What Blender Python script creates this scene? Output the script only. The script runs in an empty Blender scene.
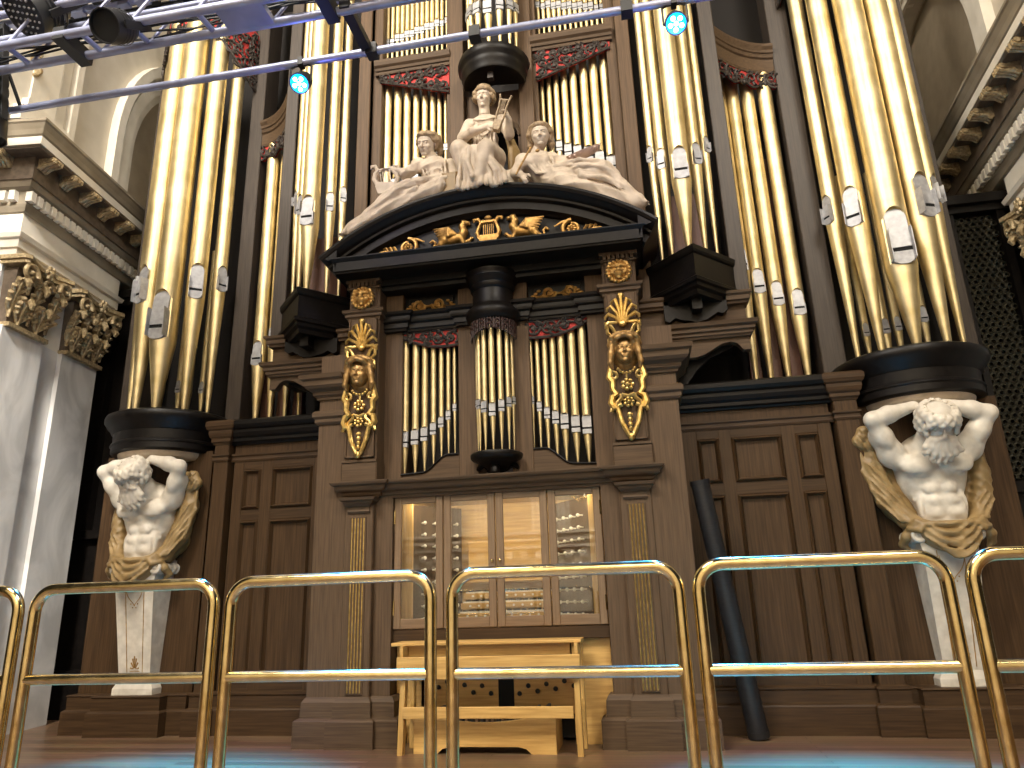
import bpy, bmesh, math, random
import numpy as np
from mathutils import Vector, Matrix
random.seed(7)
PI = math.pi
SC = bpy.context.scene
COL = SC.collection
R = math.radians
sin, cos = math.sin, math.cos

# ------------------------------------------------------------------ materials
def new_mat(name):
    m = bpy.data.materials.new(name); m.use_nodes = True
    nt = m.node_tree
    return m, nt, nt.nodes['Principled BSDF']

def setp(b, **k):
    for n, v in k.items():
        n = n.replace('_', ' ')
        if n in b.inputs: b.inputs[n].default_value = v

def ramp_mat(name, c0, c1, scale=(6, 6, 6), noise=4.0, detail=6, rough=(.4, .6), metal=0.0, bump=.0, lo=.3, hi=.7, bscale=None, coat=0.0, spec=.5):
    m, nt, b = new_mat(name)
    tc = nt.nodes.new('ShaderNodeTexCoord'); mp = nt.nodes.new('ShaderNodeMapping')
    mp.inputs['Scale'].default_value = scale
    nt.links.new(tc.outputs['Object'], mp.inputs['Vector'])
    no = nt.nodes.new('ShaderNodeTexNoise'); no.inputs['Scale'].default_value = noise; no.inputs['Detail'].default_value = detail
    nt.links.new(mp.outputs['Vector'], no.inputs['Vector'])
    cr = nt.nodes.new('ShaderNodeValToRGB')
    cr.color_ramp.elements[0].position = lo; cr.color_ramp.elements[1].position = hi
    cr.color_ramp.elements[0].color = (*c0, 1); cr.color_ramp.elements[1].color = (*c1, 1)
    nt.links.new(no.outputs['Fac'], cr.inputs['Fac']); nt.links.new(cr.outputs['Color'], b.inputs['Base Color'])
    mr = nt.nodes.new('ShaderNodeMapRange')
    mr.inputs['To Min'].default_value = rough[0]; mr.inputs['To Max'].default_value = rough[1]
    nt.links.new(no.outputs['Fac'], mr.inputs['Value']); nt.links.new(mr.outputs['Result'], b.inputs['Roughness'])
    setp(b, Metallic=metal, Coat_Weight=coat, Specular_IOR_Level=spec)
    if bump:
        bp = nt.nodes.new('ShaderNodeBump'); bp.inputs['Strength'].default_value = bump; bp.inputs['Distance'].default_value = .02
        src = no
        if bscale:
            src = nt.nodes.new('ShaderNodeTexNoise'); src.inputs['Scale'].default_value = bscale; src.inputs['Detail'].default_value = 4
            nt.links.new(mp.outputs['Vector'], src.inputs['Vector'])
        nt.links.new(src.outputs['Fac'], bp.inputs['Height']); nt.links.new(bp.outputs['Normal'], b.inputs['Normal'])
    return m

def plain(name, c, rough=.5, metal=0.0, emit=None, es=1.0, alpha=1.0, coat=0.0):
    m, nt, b = new_mat(name)
    setp(b, Base_Color=(*c, 1), Roughness=rough, Metallic=metal, Coat_Weight=coat)
    if emit: setp(b, Emission_Color=(*emit, 1), Emission_Strength=es)
    return m

M = {}
M['oak'] = ramp_mat('oak_upright', (.066, .041, .023), (.116, .073, .042), (14, 14, .55), 5, 8, (.5, .68), bump=.06, spec=.22)
M['darkoak'] = ramp_mat('dark_oak_upright', (.030, .0225, .017), (.064, .049, .038), (14, 14, .55), 5, 8, (.42, .58), bump=.06, spec=.35)
M['oak_h'] = ramp_mat('oak_lengthwise', (.058, .036, .020), (.102, .065, .037), (.55, 14, 14), 5, 8, (.5, .68), bump=.06, spec=.22)
M['walnut'] = ramp_mat('dado_wood', (.035, .0185, .008), (.074, .0405, .0175), (13, 13, .5), 5, 8, (.42, .58), bump=.05, spec=.25)
M['walnut_h'] = ramp_mat('dado_wood_lengthwise', (.032, .017, .0078), (.066, .0365, .016), (.5, 13, 13), 5, 8, (.42, .58), bump=.05, spec=.25)
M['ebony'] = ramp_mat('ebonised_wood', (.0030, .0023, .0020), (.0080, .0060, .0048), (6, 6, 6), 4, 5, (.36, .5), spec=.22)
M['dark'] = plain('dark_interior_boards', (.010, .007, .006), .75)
M['redwood'] = ramp_mat('wooden_pipe', (.07, .026, .014), (.13, .05, .028), (10, 10, .6), 4, 6, (.45, .6))
M['gold'] = ramp_mat('gilded_pipe_metal', (.59, .475, .245), (.77, .65, .385), (1.2, 1.2, 2.2), 2.2, 5, (.44, .56), 1.0, lo=.34, hi=.66)
M['gilt'] = ramp_mat('gilt_carving', (.43, .28, .075), (.74, .53, .20), (9, 9, 9), 3, 4, (.28, .44), .85, bump=.12)
M['oldgilt'] = ramp_mat('aged_gilt_carving', (.30, .165, .045), (.60, .36, .11), (9, 9, 9), 3, 4, (.32, .5), .7, bump=.12)
M['bronze'] = ramp_mat('dark_gilt_mask', (.20, .115, .045), (.46, .28, .10), (9, 9, 9), 3, 4, (.34, .5), .6)
M['tin'] = ramp_mat('tin_pipe_mouth', (.30, .30, .31), (.44, .44, .45), (5, 5, 5), 4, 4, (.42, .55), .35)
M['slot'] = plain('mouth_slot_black', (.004, .004, .004), .9)
M['carve'] = ramp_mat('dark_carved_wood', (.022, .017, .014), (.065, .052, .044), (12, 12, 12), 4, 5, (.42, .6), spec=.3)
M['redcarve'] = ramp_mat('dark_red_carving', (.010, .006, .005), (.045, .016, .012), (14, 14, 14), 4, 5, (.42, .6), spec=.3)
M['red'] = ramp_mat('red_cloth_backing', (.36, .022, .020), (.50, .045, .038), (7, 7, 7), 4, 4, (.7, .85))
M['stone'] = ramp_mat('painted_statue_stone', (.41, .335, .25), (.60, .505, .395), (3, 3, 3), 3, 7, (.5, .65), bump=.05, bscale=40)
M['herm'] = ramp_mat('white_statue_stone', (.50, .45, .375), (.68, .625, .535), (4, 4, 4), 3, 7, (.45, .6), bump=.06, bscale=40)
M['drape'] = ramp_mat('ochre_painted_drapery', (.20, .13, .05), (.31, .21, .09), (3, 3, 3), 3, 4, (.4, .55))
M['pinkish'] = ramp_mat('weathered_pink_stone', (.50, .36, .30), (.62, .47, .38), (5, 5, 5), 3, 6, (.5, .65))
M['hairstone'] = ramp_mat('tinted_hair_stone', (.19, .13, .07), (.36, .26, .15), (14, 14, 14), 3, 5, (.5, .65), bump=.25)
M['brass'] = ramp_mat('polished_brass', (.60, .46, .20), (.84, .68, .36), (7, 7, 7), 3, 6, (.10, .22), 1.0)
M['maple'] = ramp_mat('pale_bench_wood', (.45, .255, .072), (.65, .41, .135), (.8, 12, 12), 4, 7, (.34, .48))
M['maple_v'] = ramp_mat('pale_bench_wood_upright', (.43, .245, .07), (.63, .40, .13), (12, 12, .8), 4, 7, (.34, .48))
M['doorwood'] = ramp_mat('console_door_wood', (.14, .088, .049), (.215, .138, .078), (16, 16, .6), 5, 8, (.36, .5))
M['doorwood_h'] = ramp_mat('console_door_wood_lengthwise', (.14, .088, .049), (.215, .138, .078), (.6, 16, 16), 5, 8, (.36, .5))
M['ivory'] = plain('ivory', (.78, .74, .64), .35)
M['black'] = plain('matt_black', (.008, .008, .009), .55)
M['blackpipe'] = ramp_mat('black_plastic', (.008, .008, .009), (.02, .02, .022), (3, 3, 30), 4, 4, (.35, .5))
M['steel'] = ramp_mat('truss_metal', (.31, .34, .50), (.42, .45, .61), (3, 3, 3), 2, 2, (.34, .44), .55)
M['lampgrey'] = plain('lamp_grey', (.035, .036, .038), .45, .2)
M['plaster'] = ramp_mat('cream_plaster', (.54, .485, .39), (.64, .585, .485), (1.1, 1.1, 1.1), 3, 7, (.6, .75), bump=.03, bscale=60)
M['trim'] = ramp_mat('cream_moulding', (.66, .615, .52), (.78, .73, .635), (1.5, 1.5, 1.5), 3, 6, (.5, .65))
M['cornice'] = ramp_mat('taupe_cornice_paint', (.215, .178, .125), (.31, .262, .192), (1.5, 1.5, 1.5), 3, 6, (.38, .5))
M['brownplaster'] = ramp_mat('beige_niche_plaster', (.36, .30, .215), (.44, .37, .275), (1.5, 1.5, 1.5), 3, 6, (.6, .75))
M['capital'] = ramp_mat('bronzed_capital', (.22, .16, .08), (.55, .43, .25), (12, 12, 12), 3, 5, (.36, .52), .3)
M['soffit'] = ramp_mat('shade_brown', (.075, .055, .038), (.14, .105, .075), (6, 6, 6), 3, 5, (.45, .6))  # dark brown with shade put into the colour, for soffits and capital bells
M['grille'] = plain('grille_metal', (.045, .042, .028), .5, .3)

def marble():
    m, nt, b = new_mat('grey_veined_marble')
    tc = nt.nodes.new('ShaderNodeTexCoord'); mp = nt.nodes.new('ShaderNodeMapping')
    mp.inputs['Rotation'].default_value = (R(35), R(25), R(20)); mp.inputs['Scale'].default_value = (1.0, 1.0, .6)
    nt.links.new(tc.outputs['Object'], mp.inputs['Vector'])
    no = nt.nodes.new('ShaderNodeTexNoise'); no.inputs['Scale'].default_value = 1.7; no.inputs['Detail'].default_value = 9; no.inputs['Distortion'].default_value = 1.3
    nt.links.new(mp.outputs['Vector'], no.inputs['Vector'])
    cr = nt.nodes.new('ShaderNodeValToRGB'); e = cr.color_ramp.elements
    e[0].position = .36; e[0].color = (.50, .485, .465, 1); e[1].position = .62; e[1].color = (.74, .72, .69, 1)
    nt.links.new(no.outputs['Fac'], cr.inputs['Fac']); nt.links.new(cr.outputs['Color'], b.inputs['Base Color'])
    setp(b, Roughness=.25)
    return m
M['marble'] = marble()

def floor_mat():
    m, nt, b = new_mat('stage_floorboards')
    tc = nt.nodes.new('ShaderNodeTexCoord')
    br = nt.nodes.new('ShaderNodeTexBrick')
    br.inputs['Scale'].default_value = 1.0; br.inputs['Mortar Size'].default_value = .003
    br.inputs['Brick Width'].default_value = 2.4; br.inputs['Row Height'].default_value = .085
    br.offset = .37
    br.inputs['Color1'].default_value = (.105, .060, .033, 1); br.inputs['Color2'].default_value = (.185, .112, .064, 1); br.inputs['Mortar'].default_value = (.03, .016, .01, 1)
    nt.links.new(tc.outputs['Object'], br.inputs['Vector'])
    mp = nt.nodes.new('ShaderNodeMapping'); mp.inputs['Scale'].default_value = (1.2, 26, 1)
    nt.links.new(tc.outputs['Object'], mp.inputs['Vector'])
    no = nt.nodes.new('ShaderNodeTexNoise'); no.inputs['Scale'].default_value = 2.5; no.inputs['Detail'].default_value = 8
    nt.links.new(mp.outputs['Vector'], no.inputs['Vector'])
    mx = nt.nodes.new('ShaderNodeMix'); mx.data_type = 'RGBA'; mx.blend_type = 'OVERLAY'; mx.inputs[0].default_value = .55
    nt.links.new(br.outputs['Color'], mx.inputs[6]); nt.links.new(no.outputs['Color'], mx.inputs[7])
    nt.links.new(mx.outputs[2], b.inputs['Base Color'])
    setp(b, Roughness=.34, Coat_Weight=.15, Coat_Roughness=.25)
    return m
M['floor'] = floor_mat()

def glass_mat():
    m, nt, b = new_mat('door_glass')
    setp(b, Base_Color=(.97, .96, .92, 1), Roughness=.02, Transmission_Weight=1.0, IOR=1.75)
    return m
M['glass'] = glass_mat()

# ------------------------------------------------------------------ mesh builder
OFF = {}
class MB:
    def __init__(s): s.v = []; s.f = []
    def add(s, vs, fs):
        o = len(s.v); s.v += [tuple(p) for p in vs]; s.f += [tuple(i + o for i in f) for f in fs]; return s
    def box(s, x0, x1, y0, y1, z0, z1):
        x0, x1 = sorted((x0, x1)); y0, y1 = sorted((y0, y1)); z0, z1 = sorted((z0, z1))
        return s.add([(x0,y0,z0),(x1,y0,z0),(x1,y1,z0),(x0,y1,z0),(x0,y0,z1),(x1,y0,z1),(x1,y1,z1),(x0,y1,z1)],
                     [(3,2,1,0),(4,5,6,7),(0,1,5,4),(1,2,6,5),(2,3,7,6),(3,0,4,7)])
    def bbox(s, x0, x1, y0, y1, z0, z1, b=.006):
        # box with a small chamfer on its front (-y) edge
        x0, x1 = sorted((x0, x1)); y0, y1 = sorted((y0, y1)); z0, z1 = sorted((z0, z1))
        return s.add([(x0+b,y0,z0+b),(x1-b,y0,z0+b),(x1-b,y0,z1-b),(x0+b,y0,z1-b),
                      (x0,y0+b,z0),(x1,y0+b,z0),(x1,y0+b,z1),(x0,y0+b,z1),
                      (x0,y1,z0),(x1,y1,z0),(x1,y1,z1),(x0,y1,z1)],
                     [(0,1,2,3),(0,4,5,1),(1,5,6,2),(2,6,7,3),(3,7,4,0),(4,8,9,5),(5,9,10,6),(6,10,11,7),(7,11,8,4),(11,10,9,8)])
    def prism(s, poly, y0, y1):
        # poly: (x, z) outline, extruded along y
        a = sum(poly[i][0]*poly[(i+1)%len(poly)][1]-poly[(i+1)%len(poly)][0]*poly[i][1] for i in range(len(poly)))
        if a < 0: poly = poly[::-1]
        n = len(poly)
        vs = [(x, y0, z) for x, z in poly] + [(x, y1, z) for x, z in poly]
        fs = [tuple(range(n)), tuple(range(2*n-1, n-1, -1))] + [(i, i+n, (i+1)%n+n, (i+1)%n) for i in range(n)]
        return s.add(vs, fs)
    def plan(s, poly, z0, z1):
        a = sum(poly[i][0]*poly[(i+1)%len(poly)][1]-poly[(i+1)%len(poly)][0]*poly[i][1] for i in range(len(poly)))
        if a < 0: poly = poly[::-1]
        n = len(poly)
        vs = [(x, y, z0) for x, y in poly] + [(x, y, z1) for x, y in poly]
        fs = [tuple(range(n-1, -1, -1)), tuple(range(n, 2*n))] + [(i, (i+1)%n, (i+1)%n+n, i+n) for i in range(n)]
        return s.add(vs, fs)
    def lathe(s, prof, cx=0, cy=0, n=32, a0=0, a1=2*PI, cap=True):
        full = abs(a1-a0-2*PI) < 1e-6
        m = n if full else n+1
        vs = []
        for r, z in prof:
            for i in range(m):
                t = a0+(a1-a0)*i/n
                vs.append((cx+r*cos(t), cy+r*sin(t), z))
        fs = []
        for j in range(len(prof)-1):
            for i in range(n):
                k = (i+1) % m if full else i+1
                fs.append((j*m+i, j*m+k, (j+1)*m+k, (j+1)*m+i))
        if cap:
            if full:
                fs.append(tuple(range(m-1, -1, -1))); fs.append(tuple((len(prof)-1)*m+i for i in range(m)))
            else:
                o = len(vs); L = len(prof)
                vs += [(cx, cy, prof[0][1]), (cx, cy, prof[-1][1])]
                fs.append(tuple([o]+[i for i in range(m-1, -1, -1)])); fs.append(tuple([o+1]+[(L-1)*m+i for i in range(m)]))
                for i in (0, n):
                    ring = [j*m+i for j in range(L)]
                    fs.append(tuple([o]+ring+[o+1]) if i == 0 else tuple([o+1]+ring[::-1]+[o]))
        return s.add(vs, fs)
    def tube(s, pts, rad, n=8, closed=False, flat=1.0, up=None):
        pts = [Vector(p) for p in pts]; N = len(pts)
        if not hasattr(rad, '__len__'): rad = [rad]*N
        vs = []; fs = []
        prev = None
        for i in range(N):
            if closed: t = pts[(i+1) % N]-pts[i-1]
            else: t = pts[min(i+1, N-1)]-pts[max(i-1, 0)]
            if t.length < 1e-9: t = Vector((0, 0, 1))
            t.normalize()
            if prev is None:
                a = Vector(up) if up else (Vector((0, 1, 0)) if abs(t.y) < .9 else Vector((1, 0, 0)))
            else: a = prev
            u = (a-t*a.dot(t))
            if u.length < 1e-6: u = t.orthogonal()
            u.normalize(); w = t.cross(u); prev = u
            for k in range(n):
                th = 2*PI*k/n
                vs.append(pts[i]+u*(cos(th)*rad[i]*flat)+w*(sin(th)*rad[i]))
        m = N if closed else N-1
        for i in range(m):
            for k in range(n):
                a = i*n+k; b = i*n+(k+1) % n; c = ((i+1) % N)*n+(k+1) % n; d = ((i+1) % N)*n+k
                fs.append((a, d, c, b))
        if not closed:
            fs.append(tuple(range(n))); fs.append(tuple((N-1)*n+k for k in range(n-1, -1, -1)))
        return s.add(vs, fs)
    def ell(s, c, r, n=12, m=8, mat=None):
        if not hasattr(r, '__len__'): r = (r, r, r)
        vs = []; fs = []
        for j in range(1, m):
            ph = PI*j/m
            for i in range(n):
                th = 2*PI*i/n
                p = Vector((r[0]*sin(ph)*cos(th), r[1]*sin(ph)*sin(th), r[2]*cos(ph)))
                if mat: p = mat @ p
                vs.append(p+Vector(c))
        t = Vector((0, 0, r[2])); b = Vector((0, 0, -r[2]))
        if mat: t = mat @ t; b = mat @ b
        vs += [t+Vector(c), b+Vector(c)]
        T = len(vs)-2; B = T+1
        for j in range(m-2):
            for i in range(n):
                fs.append((j*n+i, (j+1)*n+i, (j+1)*n+(i+1) % n, j*n+(i+1) % n))
        for i in range(n):
            fs.append((T, i, (i+1) % n)); fs.append((B, (m-2)*n+(i+1) % n, (m-2)*n+i))
        return s.add(vs, fs)
    def sweep(s, prof, path, closed=False, flip=1):
        # moulding: prof = (out, z) closed section, path = plan points; 'out' is to the right of travel (flip=-1: left)
        N = len(path); n = len(prof); vs = []
        P2 = [Vector(p) for p in path]
        for i in range(N):
            if closed: d0 = P2[i]-P2[i-1]; d1 = P2[(i+1) % N]-P2[i]
            else:
                d0 = P2[i]-P2[max(i-1, 0)] if i > 0 else P2[1]-P2[0]
                d1 = P2[min(i+1, N-1)]-P2[i] if i < N-1 else d0
            d0 = d0.normalized(); d1 = d1.normalized()
            n0 = Vector((d0.y, -d0.x))*flip; n1 = Vector((d1.y, -d1.x))*flip
            b = n0+n1
            b = n0 if b.length < 1e-6 else b.normalized()
            k = 1/max(.3, b.dot(n0))
            for o, z in prof: vs.append((P2[i].x+b.x*o*k, P2[i].y+b.y*o*k, z))
        fs = []
        m = N if closed else N-1
        for i in range(m):
            for k in range(n):
                a = i*n+k; bb = i*n+(k+1) % n; c = ((i+1) % N)*n+(k+1) % n; d = ((i+1) % N)*n+k
                fs.append((a, bb, c, d))
        if not closed:
            fs.append(tuple(range(n-1, -1, -1))); fs.append(tuple((N-1)*n+k for k in range(n)))
        return s.add(vs, fs)
    def xf(s, mat, start=0):
        for i in range(start, len(s.v)): s.v[i] = tuple(mat @ Vector(s.v[i]))
        return s
    def mirror(s, cx=0.0):
        s.v = [(2*cx-x, y, z) for x, y, z in s.v]; s.f = [f[::-1] for f in s.f]; return s
    def join(s, o): return s.add(o.v, o.f)
    def build(s, name, mat, parent=None, smooth=False, recalc=True):
        me = bpy.data.meshes.new(name)
        if parent is not None: off = OFF[parent]
        else:
            xs = [p[0] for p in s.v]; ys = [p[1] for p in s.v]; zs = [p[2] for p in s.v]
            off = Vector(((min(xs)+max(xs))/2, (min(ys)+max(ys))/2, min(zs)))
        me.from_pydata([(x-off.x, y-off.y, z-off.z) for x, y, z in s.v], [], s.f)
        if recalc:
            bm = bmesh.new(); bm.from_mesh(me); bmesh.ops.recalc_face_normals(bm, faces=bm.faces); bm.to_mesh(me); bm.free()
        me.materials.append(M[mat] if isinstance(mat, str) else mat)
        if smooth:
            me.polygons.foreach_set('use_smooth', [True]*len(me.polygons))
            me.set_sharp_from_angle(angle=R(smooth if smooth > 1 else 38))
        o = bpy.data.objects.new(name, me); COL.objects.link(o)
        if parent is not None: o.parent = parent
        else: o.location = off
        OFF[o] = off
        return o

def tag(o, label=None, cat=None, group=None, kind=None):
    if label: o['label'] = label
    if cat: o['category'] = cat
    if group: o['group'] = group
    if kind: o['kind'] = kind
    return o

def thing(name, loc, label, cat, group=None):
    o = bpy.data.objects.new(name, None); COL.objects.link(o)
    o.location = loc; o.empty_display_size = .1; OFF[o] = Vector(loc)
    return tag(o, label, cat, group)

def copy_thing(src, loc, label=None, group=None, rz=0.0):
    c = src.copy(); COL.objects.link(c); c.location = loc; c.rotation_euler = (0, 0, rz)
    OFF[c] = Vector(loc)
    if label: c['label'] = label
    if group: c['group'] = group
    for ch in list(src.children):
        d = ch.copy(); COL.objects.link(d); d.parent = c
        for g in list(ch.children):
            e = g.copy(); COL.objects.link(e); e.parent = d
    return c

def arc(cx, cz, r, a0, a1, n):
    return [(cx+r*cos(R(a0+(a1-a0)*i/n)), cz+r*sin(R(a0+(a1-a0)*i/n))) for i in range(n+1)]

def spiral(cx, cz, r0, r1, a0, turns, n=26):
    # points (x, z) winding in from r0 to r1
    return [(cx+(r0+(r1-r0)*i/n)*cos(R(a0+360*turns*i/n)), cz+(r0+(r1-r0)*i/n)*sin(R(a0+360*turns*i/n))) for i in range(n+1)]

def bez(p0, p1, p2, p3, n=12):
    out = []
    for i in range(n+1):
        t = i/n; a = (1-t)**3; b = 3*t*(1-t)**2; c = 3*t*t*(1-t); d = t**3
        out.append(tuple(a*p0[k]+b*p1[k]+c*p2[k]+d*p3[k] for k in range(len(p0))))
    return out

def xz(pts, y): return [(x, y, z) for x, z in pts]
def taper(n, a, b): return [a+(b-a)*i/(n-1) for i in range(n)]

# ------------------------------------------------------------------ signed-distance sculpting for figures
import openvdb
class SDF:
    def __init__(s, lo, hi, h):
        s.lo = np.array(lo, float); s.h = h
        s.n = [int(math.ceil((hi[i]-lo[i])/h))+1 for i in range(3)]
        s.d = np.full(s.n, .12, np.float32)
        s.ax = [np.arange(s.n[i], dtype=np.float32)*h+lo[i] for i in range(3)]
    def reg(s, lo, hi, pad):
        a = [max(0, int((lo[i]-pad-s.lo[i])/s.h)) for i in range(3)]
        b = [min(s.n[i], int((hi[i]+pad-s.lo[i])/s.h)+2) for i in range(3)]
        if any(b[i] <= a[i] for i in range(3)): return None
        sl = tuple(slice(a[i], b[i]) for i in range(3))
        X = s.ax[0][sl[0]][:, None, None]; Y = s.ax[1][sl[1]][None, :, None]; Z = s.ax[2][sl[2]][None, None, :]
        return sl, X, Y, Z
    def blend(s, sl, d, k, op):
        a = s.d[sl]
        if op == 'sub':
            h = np.maximum(k-np.abs(a+d), 0)/k
            s.d[sl] = np.maximum(a, -d)+h*h*k*.25
        else:
            h = np.maximum(k-np.abs(a-d), 0)/k
            s.d[sl] = np.minimum(a, d)-h*h*k*.25
    def cap(s, a, b, ra, rb=None, k=.03, op='add'):
        rb = ra if rb is None else rb
        a = np.array(a, float); b = np.array(b, float); m = max(ra, rb)
        q = s.reg(np.minimum(a, b)-m, np.maximum(a, b)+m, k+.06)
        if q is None: return s
        sl, X, Y, Z = q; ab = b-a; L = max(float(ab@ab), 1e-9)
        t = np.clip(((X-a[0])*ab[0]+(Y-a[1])*ab[1]+(Z-a[2])*ab[2])/L, 0, 1)
        d = np.sqrt((X-a[0]-t*ab[0])**2+(Y-a[1]-t*ab[1])**2+(Z-a[2]-t*ab[2])**2)-(ra+(rb-ra)*t)
        s.blend(sl, d.astype(np.float32), k, op); return s
    def chain(s, pts, rad, k=.03, op='add'):
        if not hasattr(rad, '__len__'): rad = [rad]*len(pts)
        for i in range(len(pts)-1): s.cap(pts[i], pts[i+1], rad[i], rad[i+1], k, op)
        return s
    def ell(s, c, r, rot=None, k=.03, op='add'):
        c = np.array(c, float); r = np.array(r, float); m = float(r.max())
        q = s.reg(c-m, c+m, k+.06)
        if q is None: return s
        sl, X, Y, Z = q; x, y, z = X-c[0], Y-c[1], Z-c[2]
        if rot is not None:
            Q = np.array(rot)    # columns = local axes
            x, y, z = (x*Q[0,0]+y*Q[1,0]+z*Q[2,0]), (x*Q[0,1]+y*Q[1,1]+z*Q[2,1]), (x*Q[0,2]+y*Q[1,2]+z*Q[2,2])
        k0 = np.sqrt((x/r[0])**2+(y/r[1])**2+(z/r[2])**2)
        k1 = np.sqrt((x/r[0]**2)**2+(y/r[1]**2)**2+(z/r[2]**2)**2)
        d = k0*(k0-1)/np.maximum(k1, 1e-6)
        s.blend(sl, d.astype(np.float32), k, op); return s
    def ripple(s, phase, amp, mask=None):
        # cloth folds: push the surface in and out along a phase field
        X = s.ax[0][:, None, None]; Y = s.ax[1][None, :, None]; Z = s.ax[2][None, None, :]
        w = 1.0 if mask is None else np.clip(mask(X, Y, Z), 0, 1)
        s.d += (amp*(np.abs(np.sin(phase(X, Y, Z)))-.5)*w).astype(np.float32)
        return s
    def mb(s, origin=(0, 0, 0), rot=None):
        g = openvdb.FloatGrid(); g.background = .12
        g.copyFromArray(s.d)
        v, f = g.convertToQuads(isovalue=0.0)[:2]
        v = v*s.h+s.lo
        o = MB()
        if rot is not None: v = v @ np.array(rot).T
        v = v+np.array(origin)
        o.v = [tuple(map(float, p)) for p in v]; o.f = [tuple(int(i) for i in q) for q in f]
        return o

def euler(rx, ry, rz): return np.array(Matrix.Rotation(R(rz), 3, 'Z') @ Matrix.Rotation(R(ry), 3, 'Y') @ Matrix.Rotation(R(rx), 3, 'X'))

def head(S, c, r, rot, k=.012, beard=False):
    """head with brow, eyes, nose, mouth, chin and ears; local frame: -y is the face, z up; r = half the head height"""
    c = np.array(c, float); Q = np.array(rot)
    def L(x, y, z): return c+Q@np.array([x*r, y*r, z*r])
    S.ell(L(0, .08, .22), (.74*r, .86*r, .78*r), Q, k)                      # skull
    S.ell(L(0, -.22, -.30), (.56*r, .58*r, .68*r), Q, k*2)                  # jaw
    S.ell(L(0, -.62, -.80), (.22*r, .20*r, .16*r), Q, k)                    # chin
    for sx in (-1, 1):
        S.ell(L(sx*.29, -.80, .06), (.17*r, .13*r, .10*r), Q, k*.6, 'sub')  # eye socket
        S.ell(L(sx*.29, -.69, .05), (.13*r, .10*r, .075*r), Q, k*.25)       # eyeball
        S.cap(L(sx*.12, -.80, .19), L(sx*.46, -.68, .20), .055*r, .04*r, k*.6)   # brow
        S.ell(L(sx*.34, -.62, -.22), (.19*r, .15*r, .16*r), Q, k*1.2)       # cheek
        S.ell(L(sx*.73, .05, -.03), (.07*r, .15*r, .22*r), Q, k*.5)         # ear
    S.cap(L(0, -.80, .14), L(0, -.98, -.22), .06*r, .105*r, k*.6)           # nose
    for sx in (-1, 1): S.ell(L(sx*.09, -.88, -.24), (.08*r, .09*r, .06*r), Q, k*.4)
    S.cap(L(-.17, -.76, -.46), L(.17, -.76, -.46), .055*r, None, k*.4)      # lips
    S.cap(L(-.14, -.745, -.56), L(.14, -.745, -.56), .058*r, None, k*.4)
    S.cap(L(-.16, -.82, -.51), L(.16, -.82, -.51), .018*r, None, k*.3, 'sub')
    return L

def hand(S, wrist, d, up, size, curl=.4, thumb=1, k=.006):
    """palm, four bent unequal fingers and a thumb off the side; d = finger direction, up = back of the hand"""
    w = Vector(wrist); d = Vector(d).normalized(); up = Vector(up); up = (up-d*up.dot(d)).normalized(); sd = d.cross(up)
    Lh = size
    palm = w+d*Lh*.24
    Q = np.array([[d.x, sd.x, up.x], [d.y, sd.y, up.y], [d.z, sd.z, up.z]])
    S.ell(palm, (Lh*.30, Lh*.22, Lh*.10), Q, k*2)
    S.cap(w-d*Lh*.08, w+d*Lh*.12, Lh*.13, Lh*.14, k*3)
    for i, (o, ln) in enumerate(((-.165, .42), (-.055, .50), (.055, .47), (.160, .36))):
        p = w+d*Lh*.45+sd*Lh*o
        rr = Lh*.058; c = curl
        q = [p]; dirv = d.copy()
        for seg in (.42, .32, .26):
            dirv = (dirv*cos(c)-up*sin(c)).normalized() if seg != .42 else (d*cos(c*.6)-up*sin(c*.6)).normalized()
            q.append(q[-1]+dirv*Lh*ln*seg); c = curl*1.0+c*.55
        S.chain(q, [rr*1.05, rr, rr*.92, rr*.8], k)
    t0 = w+d*Lh*.12-sd*Lh*.18*thumb; t1 = t0+(d*.6-sd*thumb*.7-up*.25).normalized()*Lh*.2; t2 = t1+(d*.9-sd*thumb*.15-up*.4).normalized()*Lh*.18
    S.chain([t0, t1, t2], [Lh*.08, Lh*.07, Lh*.055], k*1.5)
# ================================================================== THE HALL
tag(MB().box(-9, 9, -13, 5.3, -.12, 0).build('floor', 'floor'), kind='structure')
tag(MB().box(-6.5, 6.5, 5.0, 5.2, 0, 12).build('wall_back', 'plaster'), kind='structure')

LA, RA = R(6.5), R(4.0)
def lw(s, o, z=None):
    x = -5.1-sin(LA)*s+cos(LA)*o; y = 1.2+cos(LA)*s+sin(LA)*o
    return (x, y) if z is None else (x, y, z)
def rw(s, o, z=None):
    x = 5.3+sin(RA)*s-cos(RA)*o; y = 1.2+cos(RA)*s+sin(RA)*o
    return (x, y) if z is None else (x, y, z)

def to_wall(mb, fn):
    # mb built in (x=s along wall, y=-out, z)
    mb.v = [fn(x, -y, z) for x, y, z in mb.v]
    return mb

ENT_LOW = [(-.3, 4.68), (.03, 4.68), (.03, 4.775), (.055, 4.78), (.055, 4.87), (.085, 4.88), (.10, 4.93), (.045, 4.945), (.045, 5.20), (-.3, 5.20)]
ENT_UP = [(-.3, 5.17), (.045, 5.17),
       (.07, 5.18), (.09, 5.22), (.10, 5.25), (.10, 5.40), (.16, 5.42), (.19, 5.47), (.19, 5.56), (.20, 5.745), (.36, 5.755), (.375, 5.765),
       (.375, 5.85), (.36, 5.855), (.385, 5.88), (.40, 5.93), (.425, 5.985), (.44, 6.0), (.44, 6.03), (.30, 6.06), (.12, 6.10), (-.3, 6.10)]

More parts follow.
